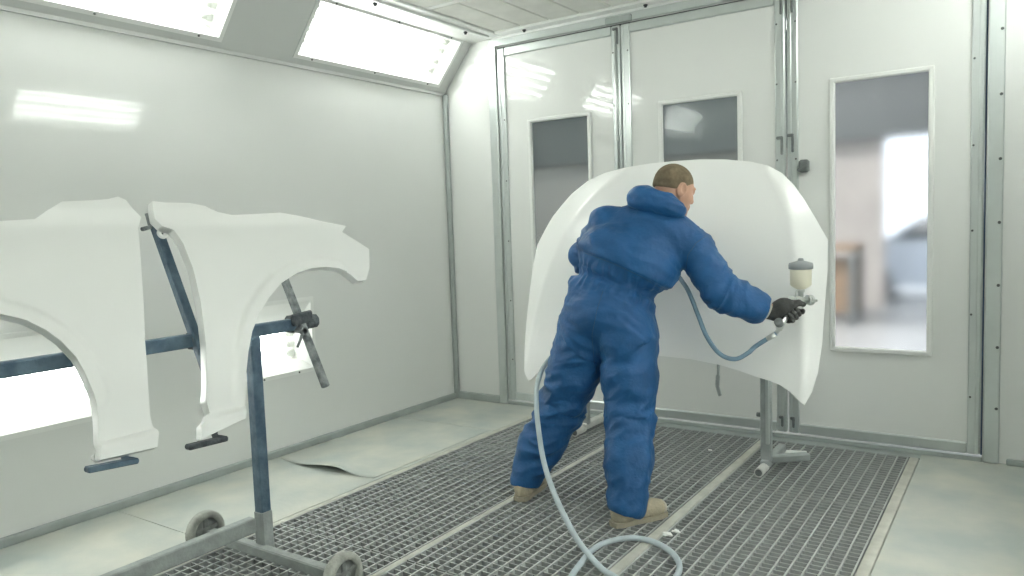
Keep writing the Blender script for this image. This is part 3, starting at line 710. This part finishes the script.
# ------------------------------------------------------------------ the painter: joints
J = dict(
    pel=at(613, 318, 3.60), rhip=at(629, 338, 3.55), lhip=at(588, 332, 3.67), waist=at(622, 288, 3.61), chest=at(645, 250, 3.60), upper=at(657, 228, 3.59),
    rsh=at(695, 249, 3.51), lsh=at(605, 223, 3.68), neck=at(667, 212, 3.60), head=at(674.5, 189, 3.58),
    relb=at(722, 292, 3.43), rwri=at(768, 311, 3.41), lelb=at(585, 257, 3.84), lwri=at(612, 290, 3.85),
    rkne=at(630, 418, 3.53), rank=at(629, 503, 3.49), lkne=at(562, 405, 3.78), lank=at(530, 478, 3.80))
RF0, RF1 = on_floor(612, 527), on_floor(664, 514)           # right heel and toe
LF0, LF1 = on_floor(519, 502), on_floor(533, 490)
LF1 = LF0+nrm(LF1-LF0)*np.array([1, 1, 0])*.29
RFd = nrm(RF1-RF0); LFd = nrm(LF1-LF0)
RF1 = RF0+RFd*.30
J['rank'] = RF0+RFd*.085+np.array([0, 0, .10]); J['lank'] = LF0+LFd*.085+np.array([0, 0, .10])
UPV = np.array([0, 0, 1.])
painter = empty('person', (*((RF0+LF0)/2)[:2], 0), 'painter in blue hooded coverall leaning towards the white bonnet, spray gun held out', 'person')
lo = np.min(list(J.values()), 0)-.3; hi = np.max(list(J.values()), 0)+.3; lo[2] = -.02

# head frame
hd = nrm(np.array([.60, .80, -.38]))                        # where the face points
hu = nrm(np.array([.10, .10, 1.])-hd*(np.array([.10, .10, 1.]) @ hd)); hr = np.cross(hd, hu)   # up, right
HC = J['head']
def hp(r, f, u): return HC+hr*r+hd*f+hu*u
HA = np.array([hr, hd, hu])
def head_sdf(S):
    S.ell(hp(0, -.012, .022), (.076, .095, .088), HA, .02); S.ell(hp(0, .015, -.02), (.064, .075, .085), HA, .03)
    S.ell(hp(0, .045, -.072), (.046, .045, .038), HA, .03)                                 # jaw
    S.cone(hp(0, .075, -.095), hp(0, .078, -.092), .018, .018, .025)                       # chin
    S.cone(hp(0, .086, .012), hp(0, .104, -.026), .008, .014, .014)                        # nose
    for q in (-1, 1):
        S.ell(hp(q*.031, .088, .010), (.017, .014, .011), HA, .012, sub=True)              # eye sockets
        S.ell(hp(q*.031, .078, .009), (.0125, .0125, .0125), HA, .003)                     # eyeballs
        S.cone(hp(q*.012, .090, .026), hp(q*.045, .078, .026), .007, .006, .012)           # brows
        S.ell(hp(q*.042, .062, -.028), (.02, .022, .018), HA, .025)                        # cheekbones
        # ears
        ea = np.array([nrm(hr*q+hd*.35*-1), nrm(hd+hr*q*.35), hu])
        S.ell(hp(q*.084, -.008, -.010), (.0105, .023, .036), ea, .005); S.ell(hp(q*.095, -.004, -.004), (.010, .013, .022), ea, .004, sub=True)
        S.cone(hp(q*.074, .0, -.034), hp(q*.074, .002, -.03), .009, .008, .006)
    S.cone(hp(-.02, .090, -.055), hp(.02, .090, -.055), .007, .007, .008); S.cone(hp(-.018, .090, -.067), hp(.018, .090, -.067), .0075, .0075, .008)
    S.cone(hp(-.02, .099, -.061), hp(.02, .099, -.061), .0022, .0022, .003, sub=True)
    return S
# hands: right one closes on the gun handle
Fw = nrm(np.array([.50, .85, -.10])); G = at(798, 301, 3.41)                                # gun: forward, head of the handle
Dn = nrm(-UPV*.74-Fw*.68); Pf = nrm(Fw-Dn*(Fw @ Dn)); Nr = np.cross(Pf, Dn)
if Nr @ RM[2] > 0: Nr = -Nr                                                                # towards the camera side
def gp(d, p, n): return G+Dn*d+Pf*p+Nr*n
def grip(S, r, k):
    W = J['rwri']; base = [gp(.026+.022*i, -.026+.001*i, -.030) for i in range(4)]
    pal = gp(.070, -.042, -.008)
    S.chain([W, pal, gp(.060, -.030, -.022)], [r*2.7, r*3.1, r*2.6], k*2)
    S.chain([pal, gp(.050, -.036, .012)], [r*2.2, r*1.6], k*2)
    for i in range(4):
        S.cone(pal, base[i], r*1.6, r*1.25, k*1.5)
        d = .026+.0220*i; o = (.004, .007, .004, -.002)[i]
        if i == 0: pts = [base[0], gp(d-.002, .022, -.034), gp(d-.004, .044, -.016), gp(d-.002, .046, .010), gp(d, .036, .022)]   # trigger finger
        else: pts = [base[i], gp(d, .014+o, -.036), gp(d+.003, .030+o, -.010), gp(d+.004, .022+o, .021), gp(d+.003, -.004+o, .029), gp(d+.002, -.016+o, .027)]
        rr = [r*1.12, r*1.08, r*1.02, r*.98, r*.92, r*.85][:len(pts)]
        S.chain(pts, rr, k*.35)
    S.chain([gp(.078, -.046, .0), gp(.050, -.040, .026), gp(.024, -.018, .034), gp(.010, .008, .033)], [r*1.8, r*1.5, r*1.25, r*1.0], k*.6)
def lhand(S, r, k):
    W = J['lwri']; A_ = nrm(at(632, 293, 3.83)-W); U_ = nrm(np.cross(A_, UPV)); B_ = np.cross(U_, A_)
    S.chain([W, W+A_*.05, W+A_*.085], [r*2.6, r*3.0, r*2.4], k*2)
    for i in range(4):
        b = W+A_*.085+B_*(.030-.02*i); L = (.92, 1., .95, .78)[i]
        S.chain([W+A_*.05+B_*(.018-.012*i), b, b+A_*.036*L-U_*.008, b+A_*.055*L-U_*.028, b+A_*.055*L-U_*.050], [r*1.4, r*1.1, r, r*.92, r*.82], k*.4)
    S.chain([W+A_*.02+B_*.02, W+A_*.045+B_*.048, W+A_*.075+B_*.055-U_*.015, W+A_*.095+B_*.05-U_*.028], [r*1.7, r*1.35, r*1.1, r*.9], k*.6)

# body: one continuous skin
B = SDF(lo, hi, .0042); head_sdf(B)
Rr = nrm(J['rsh']-J['lsh'])
B.cone(HC+hd*-.02+hu*-.05, J['neck'], .056, .060, .03); B.cone(J['neck'], J['upper'], .062, .09, .05)
tf = nrm(np.cross(J['neck']-J['pel'], Rr)); tf = -tf if tf[1] < 0 else tf; tu = nrm(np.cross(Rr, tf)); tu = tu if tu[2] > 0 else -tu
TA = np.array([Rr, tf, tu])
B.ell(J['chest'], (.155, .105, .16), TA, .05); B.ell(J['upper'], (.15, .09, .10), TA, .05); B.ell(J['waist'], (.12, .09, .13), TA, .06); B.ell(J['pel'], (.13, .10, .12), TA, .06)
def limbs(S, o, k):
    S.chain([J['upper']+Rr*.06, J['rsh'], J['relb'], J['rwri']], [.07+o, .064+o, .046+o, .030+o], k); S.chain([J['upper']-Rr*.06, J['lsh'], J['lelb'], J['lwri']], [.07+o, .064+o, .046+o, .030+o], k)
limbs(B, 0, .04)
B.chain([J['pel']+Rr*.05, J['rhip'], J['rkne'], J['rank']], [.09, .083, .058, .042], .05); B.chain([J['pel']-Rr*.05, J['lhip'], J['lkne'], J['lank']], [.09, .083, .058, .042], .05)
for a, b in ((J['rank'], RF0+RFd*.25), (J['lank'], LF0+LFd*.25)): B.cone(a-UPV*.05, b+UPV*.03, .038, .024, .03)
grip(B, .0082, .010); lhand(B, .0078, .010)
V, Fq = B.mesh(); V = relax(V, Fq, 1, .4)
body = link_mesh('body', V, Fq, MT['skin'], painter, True)

# hair: a close crop over the skull
S = SDF(HC-.14, HC+.14, .004)
S.ell(hp(0, -.014, .023), (.0785, .0985, .0915), HA, 0); S.ell(hp(0, -.035, -.02), (.070, .062, .06), HA, .03)
S.ell(hp(0, .125, -.03), (.12, .088, .105), HA, .008, sub=True)
for q in (-1, 1): S.ell(hp(q*.085, .03, -.045), (.035, .055, .055), HA, .008, sub=True)
S.cut(hp(0, -.05, -.016), -hu+hd*.12, .012)
V, Fq = S.mesh(); link_mesh('hair', relax(V, Fq, 1, .5), Fq, MT['hair'], painter, True)

# coverall
C = SDF(lo, hi, .0065)
C.ell(J['chest']+tu*.01-tf*.01, (.185, .135, .18), TA, .05); C.ell(J['upper'], (.185, .115, .095), TA, .06)
C.ell(at(630, 264, 3.57), (.214, .145, .115), TA, .08); C.ell(at(611, 252, 3.62), (.15, .135, .13), TA, .08); C.ell(at(611, 293, 3.61), (.200, .145, .11), TA, .06); C.cone(at(637, 300, 3.57), at(637, 342, 3.55), .075, .085, .05); C.cone(at(586, 292, 3.65), at(578, 338, 3.69), .075, .10, .05); C.ell(at(607, 318, 3.60)-tf*.025, (.195, .155, .125), TA, .05)
def sleeve(sh, el, wr, o):
    e2 = el+(wr-el)*.30; e3 = el+(wr-el)*.72; w2 = el+(wr-el)*.965; u2 = sh+(el-sh)*.5
    C.chain([J['upper']+nrm(sh-J['upper'])*.06, sh, u2, el], [.105, .080+o, .076+o, .074+o], .04); C.chain([el, e2, e3, w2], [.076+o, .074+o, .066+o, .047+o], .03)
sleeve(J['rsh'], J['relb'], J['rwri'], .0); sleeve(J['lsh'], J['lelb'], J['lwri'], -.01)
def leg(hip, kn, an, r):
    th = hip+(kn-hip)*.5; ca = kn+(an-kn)*.5; an2 = an+np.array([0, 0, -.015])
    C.chain([hip, th, kn, ca, an2], r, .035)
leg(J['rhip']-tf*.01, J['rkne'], J['rank'], [.128, .122, .106, .102, .085]); leg(J['lhip']-tf*.01, J['lkne'], J['lank'], [.134, .126, .113, .104, .078])
C.ell(J['rhip']-tf*.05+UPV*.01, (.105, .11, .12), TA, .05); C.ell(J['lhip']-tf*.05+UPV*.01, (.11, .11, .12), TA, .05)   # seat
# neck opening
C.cone(J['neck']+tf*.01, HC+hd*.01-hu*.02, .070, .095, .015, sub=True)
# hems
C.d = np.maximum(C.d, -1.)
def disc_cut(p, n, r):
    """cut the cloth beyond plane (p, n) but only within r of p"""
    p = np.array(p, float); n = nrm(n); sl, (X, Y, Z) = C._win(p-r, p+r)
    pl = -((X-p[0])*n[0]+(Y-p[1])*n[1]+(Z-p[2])*n[2]); sp = np.sqrt((X-p[0])**2+(Y-p[1])**2+(Z-p[2])**2)-r
    C.d[sl] = np.maximum(C.d[sl], -np.maximum(pl, sp))
disc_cut(J['rwri']-nrm(J['rwri']-J['relb'])*.010, J['rwri']-J['relb'], .12); disc_cut(J['lwri']-nrm(J['lwri']-J['lelb'])*.010, J['lwri']-J['lelb'], .12)
disc_cut(np.array([*J['rank'][:2], .045]), nrm(np.array([RFd[0]*-.35, RFd[1]*-.35, -1])), .2); disc_cut(np.array([*J['lank'][:2], .050]), nrm(np.array([LFd[0]*-.35, LFd[1]*-.35, -1])), .18)
V, Fq = C.mesh(); V = relax(V, Fq, 2, .5); Nn = vnormals(V, Fq)
segs = [('rsh', 'relb'), ('relb', 'rwri'), ('lsh', 'lelb'), ('lelb', 'lwri'), ('rhip', 'rkne'), ('rkne', 'rank'), ('lhip', 'lkne'), ('lkne', 'lank'), ('pel', 'waist'), ('waist', 'upper')]
best = np.full(len(V), 9.); tt = np.zeros(len(V)); sg = np.zeros(len(V), int); ang = np.zeros(len(V))
for i, (a, b) in enumerate(segs):
    a, b = J[a], J[b]; ab = b-a; t = np.clip(((V-a) @ ab)/(ab @ ab), 0, 1); q = V-a-t[:, None]*ab; d = np.linalg.norm(q, axis=1)-(.10 if i >= 8 else 0)
    x, y, _ = basis(ab, (0, 1, 0)); up = d < best
    best[up] = d[up]; tt[up] = t[up]; sg[up] = i
amp = {0: [(.0, .003), (.6, .006), (1, .010)], 1: [(0, .010), (.4, .008), (.8, .009), (1, .004)], 2: [(0, .004), (1, .010)], 3: [(0, .01), (1, .006)],
       4: [(0, .006), (.35, .007), (.75, .008), (1, .010)], 5: [(0, .010), (.4, .007), (.75, .012), (1, .004)], 6: [(0, .006), (.4, .008), (.75, .009), (1, .011)], 7: [(0, .011), (.4, .008), (.75, .012), (1, .004)],
       8: [(0, .006), (.6, .006), (1, .006)], 9: [(0, .006), (.3, .004), (1, .003)]}
disp = np.zeros(len(V)); wz = (V-J['waist']) @ tu; lat = (V-J['waist']) @ Rr
ZV = np.array([0, 0, 1.])
for i in range(len(V)):
    A = amp[sg[i]]; am = np.interp(tt[i], [q[0] for q in A], [q[1] for q in A])
    a, b = segs[sg[i]]; ax = nrm(J[b]-J[a]); p = V[i]
    al = p @ ax; pr = p-ax*al
    w1 = noise.noise(Vector(p*4.3))*.09
    legs_ = 4 <= sg[i] <= 7; fq, gq = (14., 8.) if legs_ else (19., 6.)
    dg = pr @ np.array([.8, .5, .3])*(7 if legs_ else 4)     # folds run slantwise
    q = Vector((pr[0]*gq+sg[i]*7.1, pr[1]*gq, pr[2]*gq))+Vector(ax)*float((al+w1)*fq+dg)
    n1 = noise.noise(q); n2 = noise.noise(Vector(p*11)+Vector((5, 3, 1))+Vector(ax)*float((al+w1*1.5)*(4 if legs_ else 16)))
    disp[i] = (1.6 if legs_ else 1.7)*am*((1-2.2*abs(n1))*.75+n2*.65)
    # waist gathers
    g_ = math.exp(-(wz[i]/.022)**2)
    if sg[i] in (8, 9, 4, 6): disp[i] += -.016*g_+.004*math.exp(-((abs(wz[i])-.03)/.04)**2)*math.sin(lat[i]*170+noise.noise(Vector(p*12))*5)
V = V+Nn*disp[:, None]
# back vent flap: cloth above the slanted yoke line stands proud
fa, fb = at(582, 251, 3.6), at(670, 291, 3.5); fn = nrm(np.cross(fb-fa, RM[2])); fn = fn if fn[2] > 0 else -fn
hgt = (V-fa) @ fn; back = (V-J['chest']) @ tf < .03
tors = np.isin(sg, (8, 9)) & back
V[tors] += Nn[tors]*(.009*np.clip(hgt[tors]/.004, 0, 1)*np.clip(1-hgt[tors]/.22, 0, 1))[:, None]
V = relax(V, Fq, 1, .25)
cov = link_mesh('coverall', V, Fq, MT['cover'], painter, True)
# seams: centre back, flap edge, armhole (thin cords laid on the cloth)
from mathutils.bvhtree import BVHTree
bvh = BVHTree.FromPolygons(V.tolist(), Fq.tolist())
def seam(pix, r=.0016, name='seam'):
    pts = []
    for a, b in zip(pix[:-1], pix[1:]):
        for k in range(10):
            u = a[0]+(b[0]-a[0])*k/10; v = a[1]+(b[1]-a[1])*k/10
            hit = bvh.ray_cast(Vector(EYEP), Vector(nrm(ray(u, v))))
            if hit[0] is not None: pts.append(np.array(hit[0])+np.array(hit[1])*r*.2)
    if len(pts) > 2: MB().tube(pts, r, 6).build(name, MT['trim'], cov)
seam([(585, 253), (612, 263), (640, 276), (662, 289)]); seam([(603, 291), (597, 310), (592, 335), (594, 360), (597, 375)], .0014)
seam([(706, 236), (696, 243), (688, 255), (686, 270), (684, 278)], .0016)
# hood folded down on the shoulders
S = SDF(J['neck']-.26, J['neck']+.26, .006)
HW = at(654, 202, 3.52); h1 = at(636, 199, 3.56); h2 = at(681, 209, 3.49)
hx_ = nrm(h2-h1); hy_ = nrm(tf-hx_*(tf @ hx_)); hz_ = np.cross(hx_, hy_); HAx = np.array([hx_, hy_, hz_])
S.ell(HW, (.106, .08, .046), HAx, 0); S.ell(at(646, 199, 3.53), (.05, .065, .046), HAx, .05); S.ell(at(671, 209, 3.50), (.072, .075, .034), HAx, .04)
for q, d in ((1, .0), (-1, .0)): S.chain([HW+hx_*q*.07, HW+hx_*q*.085+hy_*.07, HW+hx_*q*.06+hy_*.15-hz_*.03*1], [.045, .038, .028], .04)
S.cone(HC-hd*.01, J['neck']+hy_*.02, .105, .066, .015, sub=True); S.cone(HC+hu*.05-hd*.0, HC-hu*.04, .10, .095, .02, sub=True)
V, Fq = S.mesh(); V = relax(V, Fq, 2, .5); Nn = vnormals(V, Fq)
dd = np.array([.006*(1-2.2*abs(noise.noise(Vector((p @ hx_*9+3, p @ hy_*9, p @ hz_*30)))))+.004*noise.noise(Vector(p*30)) for p in V])
link_mesh('coverall_hood', V+Nn*dd[:, None], Fq, MT['cover'], painter, True)
# gloves
def glove(fn, c, r, wr, el, name):
    S = SDF(c-.16, c+.16, .0027); fn(S, r, .010); ax = nrm(wr-el)
    S.cone(wr-ax*.001, wr+ax*.03, .036, .033, .012)
    S.cut(wr+ax*.004, -ax)
    V, Fq = S.mesh(); g = link_mesh(name, relax(V, Fq, 1, .5), Fq, MT['glove'], painter, True)
    MB().lathe(wr-ax*.030, ax, [(.036, 0), (.038, .008), (.036, .02), (.037, .034), (.034, .036)], 24).build('glove_cuff', MT['cuff'], g, 'pale cream cuff')
    return g
glove(grip, gp(.05, -.01, 0), .0112, J['rwri'], J['relb'], 'glove')
glove(lhand, J['lwri']+nrm(at(632, 293, 3.83)-J['lwri'])*.06, .0098, J['lwri'], J['lelb'], 'glove')
# shoes
def shoe(h0, fd, name):
    sd = np.cross(fd, UPV); A = np.array([sd, fd, UPV]); S = SDF(h0+fd*.15-.24, h0+fd*.15+.24, .0045)
    P = lambda s_, f, u: h0+sd*s_+fd*f+UPV*u
    S.ell(P(0, .055, .055), (.040, .056, .056), A, 0); S.ell(P(0, .17, .044), (.047, .10, .040), A, .03); S.ell(P(0, .235, .040), (.046, .062, .040), A, .03)
    S.cone(P(0, .075, .06), P(0, .07, .115), .046, .044, .03); S.cut((0, 0, .014), -UPV)
    V, Fq = S.mesh(); o = link_mesh(name, relax(V, Fq, 1, .5), Fq, MT['shoe'], painter, True)
    prof = [(.0, -.003), (.03, .004), (.042, .04), (.040, .10), (.049, .18), (.050, .24), (.038, .285), (.0, .301)]
    L = [P(a, b, 0) for a, b in prof]+[P(-a, b, 0) for a, b in prof[-2:0:-1]]
    n = len(L); W = [p+UPV*z+(0 if True else 0) for z in (.001, .022) for p in L]
    link_mesh('sole', W, [list(range(n))[::-1], list(range(n, 2*n))]+[(i, (i+1) % n, n+(i+1) % n, n+i) for i in range(n)], MT['sole'], o)
    # pale toe cap
    S = SDF(P(0, .25, .04)-.08, P(0, .25, .04)+.08, .004); S.ell(P(0, .236, .041), (.0475, .0635, .0415), A, 0); S.cut((0, 0, .02), -UPV); S.cut(P(0, .248, .0), -fd+UPV*.3)
    V, Fq = S.mesh(); link_mesh('toe_cap', V, Fq, MT['shoe_pale'], o, True)
    lc = MB()
    for k in range(4): lc.tube(spline([P(-.022, .105+.022*k, .088-.006*k), P(0, .112+.022*k, .094-.006*k), P(.022, .105+.022*k, .088-.006*k)], 4), .003, 6)
    lc.build('laces', MT['sole'], o)
shoe(RF0, RFd, 'shoe'); shoe(LF0, LFd, 'shoe')

# ------------------------------------------------------------------ spray gun
gun = empty('spray_gun', gp(.15, 0, 0), 'silver spray gun with cream paint cup held in a dark glove', 'spray gun')
gb = MB(); gb.bar(gp(.0, 0, 0), gp(.075, -.002, 0), .020, .026, up=Pf, bev=.006); gb.bar(gp(.07, -.002, 0), gp(.138, .002, 0), .018, .023, up=Pf, bev=.006)
gb.build('handle', MT['gun'], gun)
bo = G-Dn*.008
Bd = MB(); Bd.cyl(bo-Fw*.030, bo+Fw*.055, .0165, n=20); Bd.cyl(bo+Fw*.05, bo+Fw*.068, .022, n=20); Bd.build('barrel', MT['gun'], gun)
MB().lathe(bo+Fw*.066, Fw, [(.001, 0), (.024, 0), (.024, .010), (.015, .016), (.006, .020), (.001, .020)], 24).build('air_cap', MT['gun'], gun)
for q in (-1, 1): MB().bar(bo+Fw*.074+Nr*q*.015, bo+Fw*.095+Nr*q*.017, .009, .012, bev=.002).build('air_horn', MT['gun'], gun)
MB().lathe(bo-Fw*.030, -Fw, [(.012, 0), (.014, .003), (.014, .022), (.009, .026), (.001, .027)], 16).build('fluid_knob', MT['gun'], gun)
MB().lathe(bo-Fw*.020+Dn*.026, -Fw, [(.001, 0), (.010, 0), (.010, .022), (.001, .024)], 16).build('fan_knob', MT['gun'], gun)
MB().tube(spline([gp(-.004, .040, 0), gp(.02, .050, 0), gp(.05, .046, 0), gp(.072, .036, 0)], 4), .0055, 8).build('trigger', MT['gun'], gun)
MB().tube(spline([bo-Fw*.02+UPV*.016, bo-Fw*.012+UPV*.04, bo+Fw*.004+UPV*.045], 4), .005, 8).build('hook', MT['gun'], gun)
cz = bo+Fw*.012+UPV*.012
MB().lathe(cz, UPV, [(.001, 0), (.013, 0), (.012, .020), (.017, .024), (.017, .034), (.012, .036), (.001, .036)], 20).build('cup_neck', MT['gun'], gun)
cup = MB().lathe(cz+UPV*.034, UPV, [(.010, 0), (.022, .004), (.038, .014), (.0455, .022), (.0465, .094), (.047, .098), (.001, .098)], 36).build('paint_cup', MT['cup'], gun)
MB().lathe(cz+UPV*.130, UPV, [(.0475, -.004), (.0525, -.002), (.0525, .016), (.050, .024), (.022, .032), (.014, .034), (.011, .044), (.006, .046), (.001, .046)], 36).build('cup_lid', MT['lid'], cup)
ih = gp(.138, .002, 0)
MB().lathe(ih, Dn, [(.001, -.004), (.011, -.004), (.011, .012), (.014, .012), (.014, .028), (.009, .030), (.009, .048), (.001, .048)], 6 if False else 16).build('air_inlet', MT['gun'], gun)
MB().lathe(gp(.150, -.012, .006), nrm(-Pf+Nr*.3), [(.001, 0), (.016, 0), (.019, .006), (.019, .026), (.014, .030), (.001, .030)], 18).build('pressure_regulator', MT['gun_dark'], gun)

# ------------------------------------------------------------------ air hose
he = ih+Dn*.053
up_pts = [he, at(756, 346, 3.42), at(748, 353, 3.42), at(735, 359, 3.43), at(720, 354, 3.44), at(707, 337, 3.46), at(698, 315, 3.48), at(691, 297, 3.50), at(684, 284, 3.60), at(674, 275, 3.78), at(652, 284, 3.925), at(615, 312, 4.00), at(580, 335, 3.99), at(556, 352, 3.95)]
dn_pts = [at(556, 352, 3.95), at(543.5, 367, 3.86), at(537, 386, 3.72), at(536.5, 405, 3.60), at(538, 425, 3.54), at(543, 458, 3.44), at(551, 485, 3.33), at(563, 513, 3.20)]
fz = .014
for u, v in ((579, 542), (600, 567), (615, 577), (640, 590), (660, 592), (676, 577), (679.5, 566), (675, 556), (665, 547.5), (651, 541), (634, 538), (618, 539.5), (602, 544), (590, 552), (581, 563), (571, 577), (560, 600), (556, 640)): dn_pts.append(on_floor(u, v, fz))
for i, z in ((7, None),): pass
dn_pts[8] = on_floor(579, 542, .05); 
for k in range(len(dn_pts)):                                # where the hose crosses itself the later run lies on top
    if 20 <= k <= 22: dn_pts[k] = dn_pts[k]
hose = empty('air_hose', on_floor(634, 538), 'grey-blue air hose from the spray gun to a loop on the grates', 'hose')
MB().tube(spline(up_pts, 8), .0105, 12).build('gun_hose', MT['hose_blue'], hose, 'blue-grey upper hose')
MB().tube(spline(dn_pts, 8), .0122, 12).build('floor_hose', MT['hose_pale'], hose, 'pale dusty lower hose')
MB().cyl(at(557, 351, 3.953), at(553, 356, 3.925), .016, n=14).build('coupling', MT['gun'], hose)
c = MB(); c.cyl(he+Dn*.001, he+nrm(up_pts[1]-he)*.045, .013, .012, n=14); c.build('hose_coupler', MT['gun'], hose)

# ------------------------------------------------------------------ things on the floor
# floor sheet with a lifted front edge
nx_, ny_ = 60, 30; V = []; F = []
def lift(x, y):
    t = (x+3.62)/.60
    prof = max(0, min(1, t/.66)) if t < .66 else max(0, (1-t)/.34)
    prof = prof*prof*(3-2*prof)
    return .003+.040*prof*math.exp(-((y-2.88)/.14)**2)
for j in range(ny_+1):
    for i in range(nx_+1):
        x = -3.74+.79*i/nx_; y0 = 2.93-.05*math.sin((x+3.74)/.79*math.pi); y = y0+(4.03-y0)*j/ny_; V.append((x, y, lift(x, y)))
for j in range(ny_):
    for i in range(nx_): a = j*(nx_+1)+i; F.append((a, a+1, a+nx_+2, a+nx_+1))
fs = link_mesh('floor_sheet', V, F, MT['floor'], None, True, base=(-3.35, 3.45, 0)); sd = fs.modifiers.new('t', 'SOLIDIFY'); sd.thickness = .002
tag(fs, 'grey floor sheet by left wall with front edge curled up, showing dark gap', 'floor sheet')
def scrap(p, r, seed, name, lab, cat, flat=.4):
    rr = random.Random(seed); b = bmesh.new(); bmesh.ops.create_icosphere(b, subdivisions=2, radius=1)
    V = [np.array(v.co)*np.array([r*1.3, r, r*flat])*(1+.5*noise.noise(v.co*1.7+Vector((seed, 0, 0))))+np.array(p) for v in b.verts]; F = [[v.index for v in f.verts] for f in b.faces]; b.free()
    return tag(link_mesh(name, V, F, MT['paper'], None, False, base=p), lab, cat)
p = on_floor(667, 536); scrap((p[0], p[1], .008), .018, 1, 'paper_crumb', 'white paper crumb beside the hose loop on the pale strip', 'crumb')
p = on_floor(676, 533); scrap((p[0], p[1], .008), .014, 2, 'paper_crumb', 'smaller white paper crumb just right of the other by the hose loop', 'crumb')
p = on_floor(710, 451); scrap((p[0], p[1], .006), .011, 3, 'paper_crumb', 'tiny white crumb on grates between painter and bonnet stand', 'crumb')
p = on_floor(794, 453, .0); b = MB(); b.bar((p[0]-.07, p[1]-.03, .008), (p[0]+.07, p[1]+.0, .010), .06, .008, bev=.003)
tag(b.build('tape_scrap', MT['paper']), 'white scrap of masking paper on grate beside the bonnet stand foot', 'scrap')

# ------------------------------------------------------------------ the workshop seen through the door windows
WY = 12.5
structure(MB().bx(-12, 4, YB+.07, WY+.2, -.34, -.04).build('floor_workshop', MT['shop_floor']))
structure(holed(MB(), (0, WY, 0), (1, 0, 0), (0, 0, 1), (0, 1, 0), -12, 4, -.1, 4.6, .2, [(on_plane(884, 165, np.array([0, WY, 0]), np.array([0, 1., 0]))[0], .9, -.04, on_plane(907, 128, np.array([0, WY, 0]), np.array([0, 1., 0]))[2])]).build('wall_workshop_far', MT['shop_wall']))
structure(MB().bx(-12.2, -12, YB+.07, WY, -.1, 4.6).build('wall_workshop_left', MT['shop_wall']))
structure(MB().bx(4, 4.2, YB+.07, WY, -.1, 4.6).build('wall_workshop_right', MT['shop_wall']))
structure(MB().bx(-12.2, 4.2, YB+.07, WY+.2, 4.6, 4.7).build('ceiling_workshop', MT['shop_dark']))
t = MB()
for y in (7., 9.4, 11.6):
    t.bar((-12, y, 4.2), (4, y, 4.2), .14, .2); t.bar((-12, y, 3.6), (4, y, 3.6), .12, .12)
    for i in range(16): t.bar((-12+i, y, 3.6 if i % 2 else 4.2), (-11+i, y, 4.2 if i % 2 else 3.6), .06, .06)
structure(t.build('trim_roof_truss', MT['shop_steel']))
zb_ = on_plane(860, 140, np.array([0, 12.2, 0]), np.array([0, 1., 0]))[2]
structure(MB().bx(-12, 4, 12.05, 12.45, zb_, 4.6).build('trim_lintel', MT['shop_steel']))
structure(MB().bx(-7, 9, WY+.2, 30, -.4, -.1).build('floor_yard', MT['shop_floor']))
wb = empty('workbench', (-2.3, 10.6, 0), 'brown workbench seen blurred through the right door window', 'workbench')
MB().bar((-3.0, 10.6, .95), (-1.75, 10.6, .95), .7, .08, bev=.01).build('worktop', MT['wood'], wb)
for x in (-2.95, -1.8):
    for y in (10.3, 10.9): MB().bar((x, y, -.04), (x, y, .92), .07, .07, up=(0, 1, 0)).build('leg', MT['shop_steel'], wb)
MB().bar((-2.95, 10.65, .45), (-1.8, 10.65, .45), .5, .7, bev=.02).build('drawer_unit', MT['wood'], wb)
# pale car outside the opening
car = empty('car', (-.9, 15., -.1), 'pale blue car parked outside, blurred in the right door window', 'car')
prof = [(-2.0, .25), (-2.05, .6), (-1.95, .85), (-1.15, .98), (-.55, 1.42), (.75, 1.45), (1.5, 1.02), (2.0, .9), (2.08, .5), (2.0, .25)]
V = [(-.9+x, 14.2+.85*k+(0 if z < 1.0 else (.12 if k == 0 else -.12)), z-.1) for k in (0, 2) for x, z in prof]; n = len(prof)
link_mesh('car_body', V, [list(range(n)), list(range(n, 2*n))[::-1]]+[(i, n+i, n+(i+1) % n, (i+1) % n) for i in range(n)], MT['car'], car)
for x in (-1.3, 1.3):
    for y in (14.15, 15.95): MB().lathe((-.9+x, y-.1, .23), (0, 1, 0), [(.001, 0), (.2, 0), (.33, .02), (.33, .2), (.2, .22), (.001, .22)], 24).build('wheel', MT['shop_dark'], car)
MB().hexa([(-1.95, 14.26, .92), (.35, 14.26, .92), (-.25, 14.34, 1.28), (-1.4, 14.34, 1.28), (-1.95, 14.20, .92), (.35, 14.20, .92), (-.25, 14.28, 1.28), (-1.4, 14.28, 1.28)]).build('window', MT['car_glass'], car)
# added fill light in the workshop, and the daylight
w = bpy.data.worlds.new('sky'); SC.world = w; w.use_nodes = True
w.node_tree.nodes['Background'].inputs[0].default_value = (.86, .93, 1., 1); w.node_tree.nodes['Background'].inputs[1].default_value = 3.2
def area(name, loc, rot, sx, sy, e, col=(1, 1, 1)):
    l = bpy.data.lights.new(name, 'AREA'); l.shape = 'RECTANGLE'; l.size = sx; l.size_y = sy; l.energy = e; l.color = col
    o = bpy.data.objects.new(name, l); COL.objects.link(o); o.location = loc; o.rotation_euler = rot; return o
area('workshop_lamp', (-3.5, 8.5, 4.1), (0, 0, 0), 5, 1.5, 900, (1, .97, .92))  # unseen area light added to brighten the room behind the panes
SC.view_settings.view_transform = 'Standard'; SC.view_settings.look = 'None'; SC.view_settings.gamma = 1; SC.view_settings.use_curve_mapping = False
SC.view_settings.exposure = -.12
SC.cycles.max_bounces = 14; SC.cycles.diffuse_bounces = 8; SC.cycles.transparent_max_bounces = 16
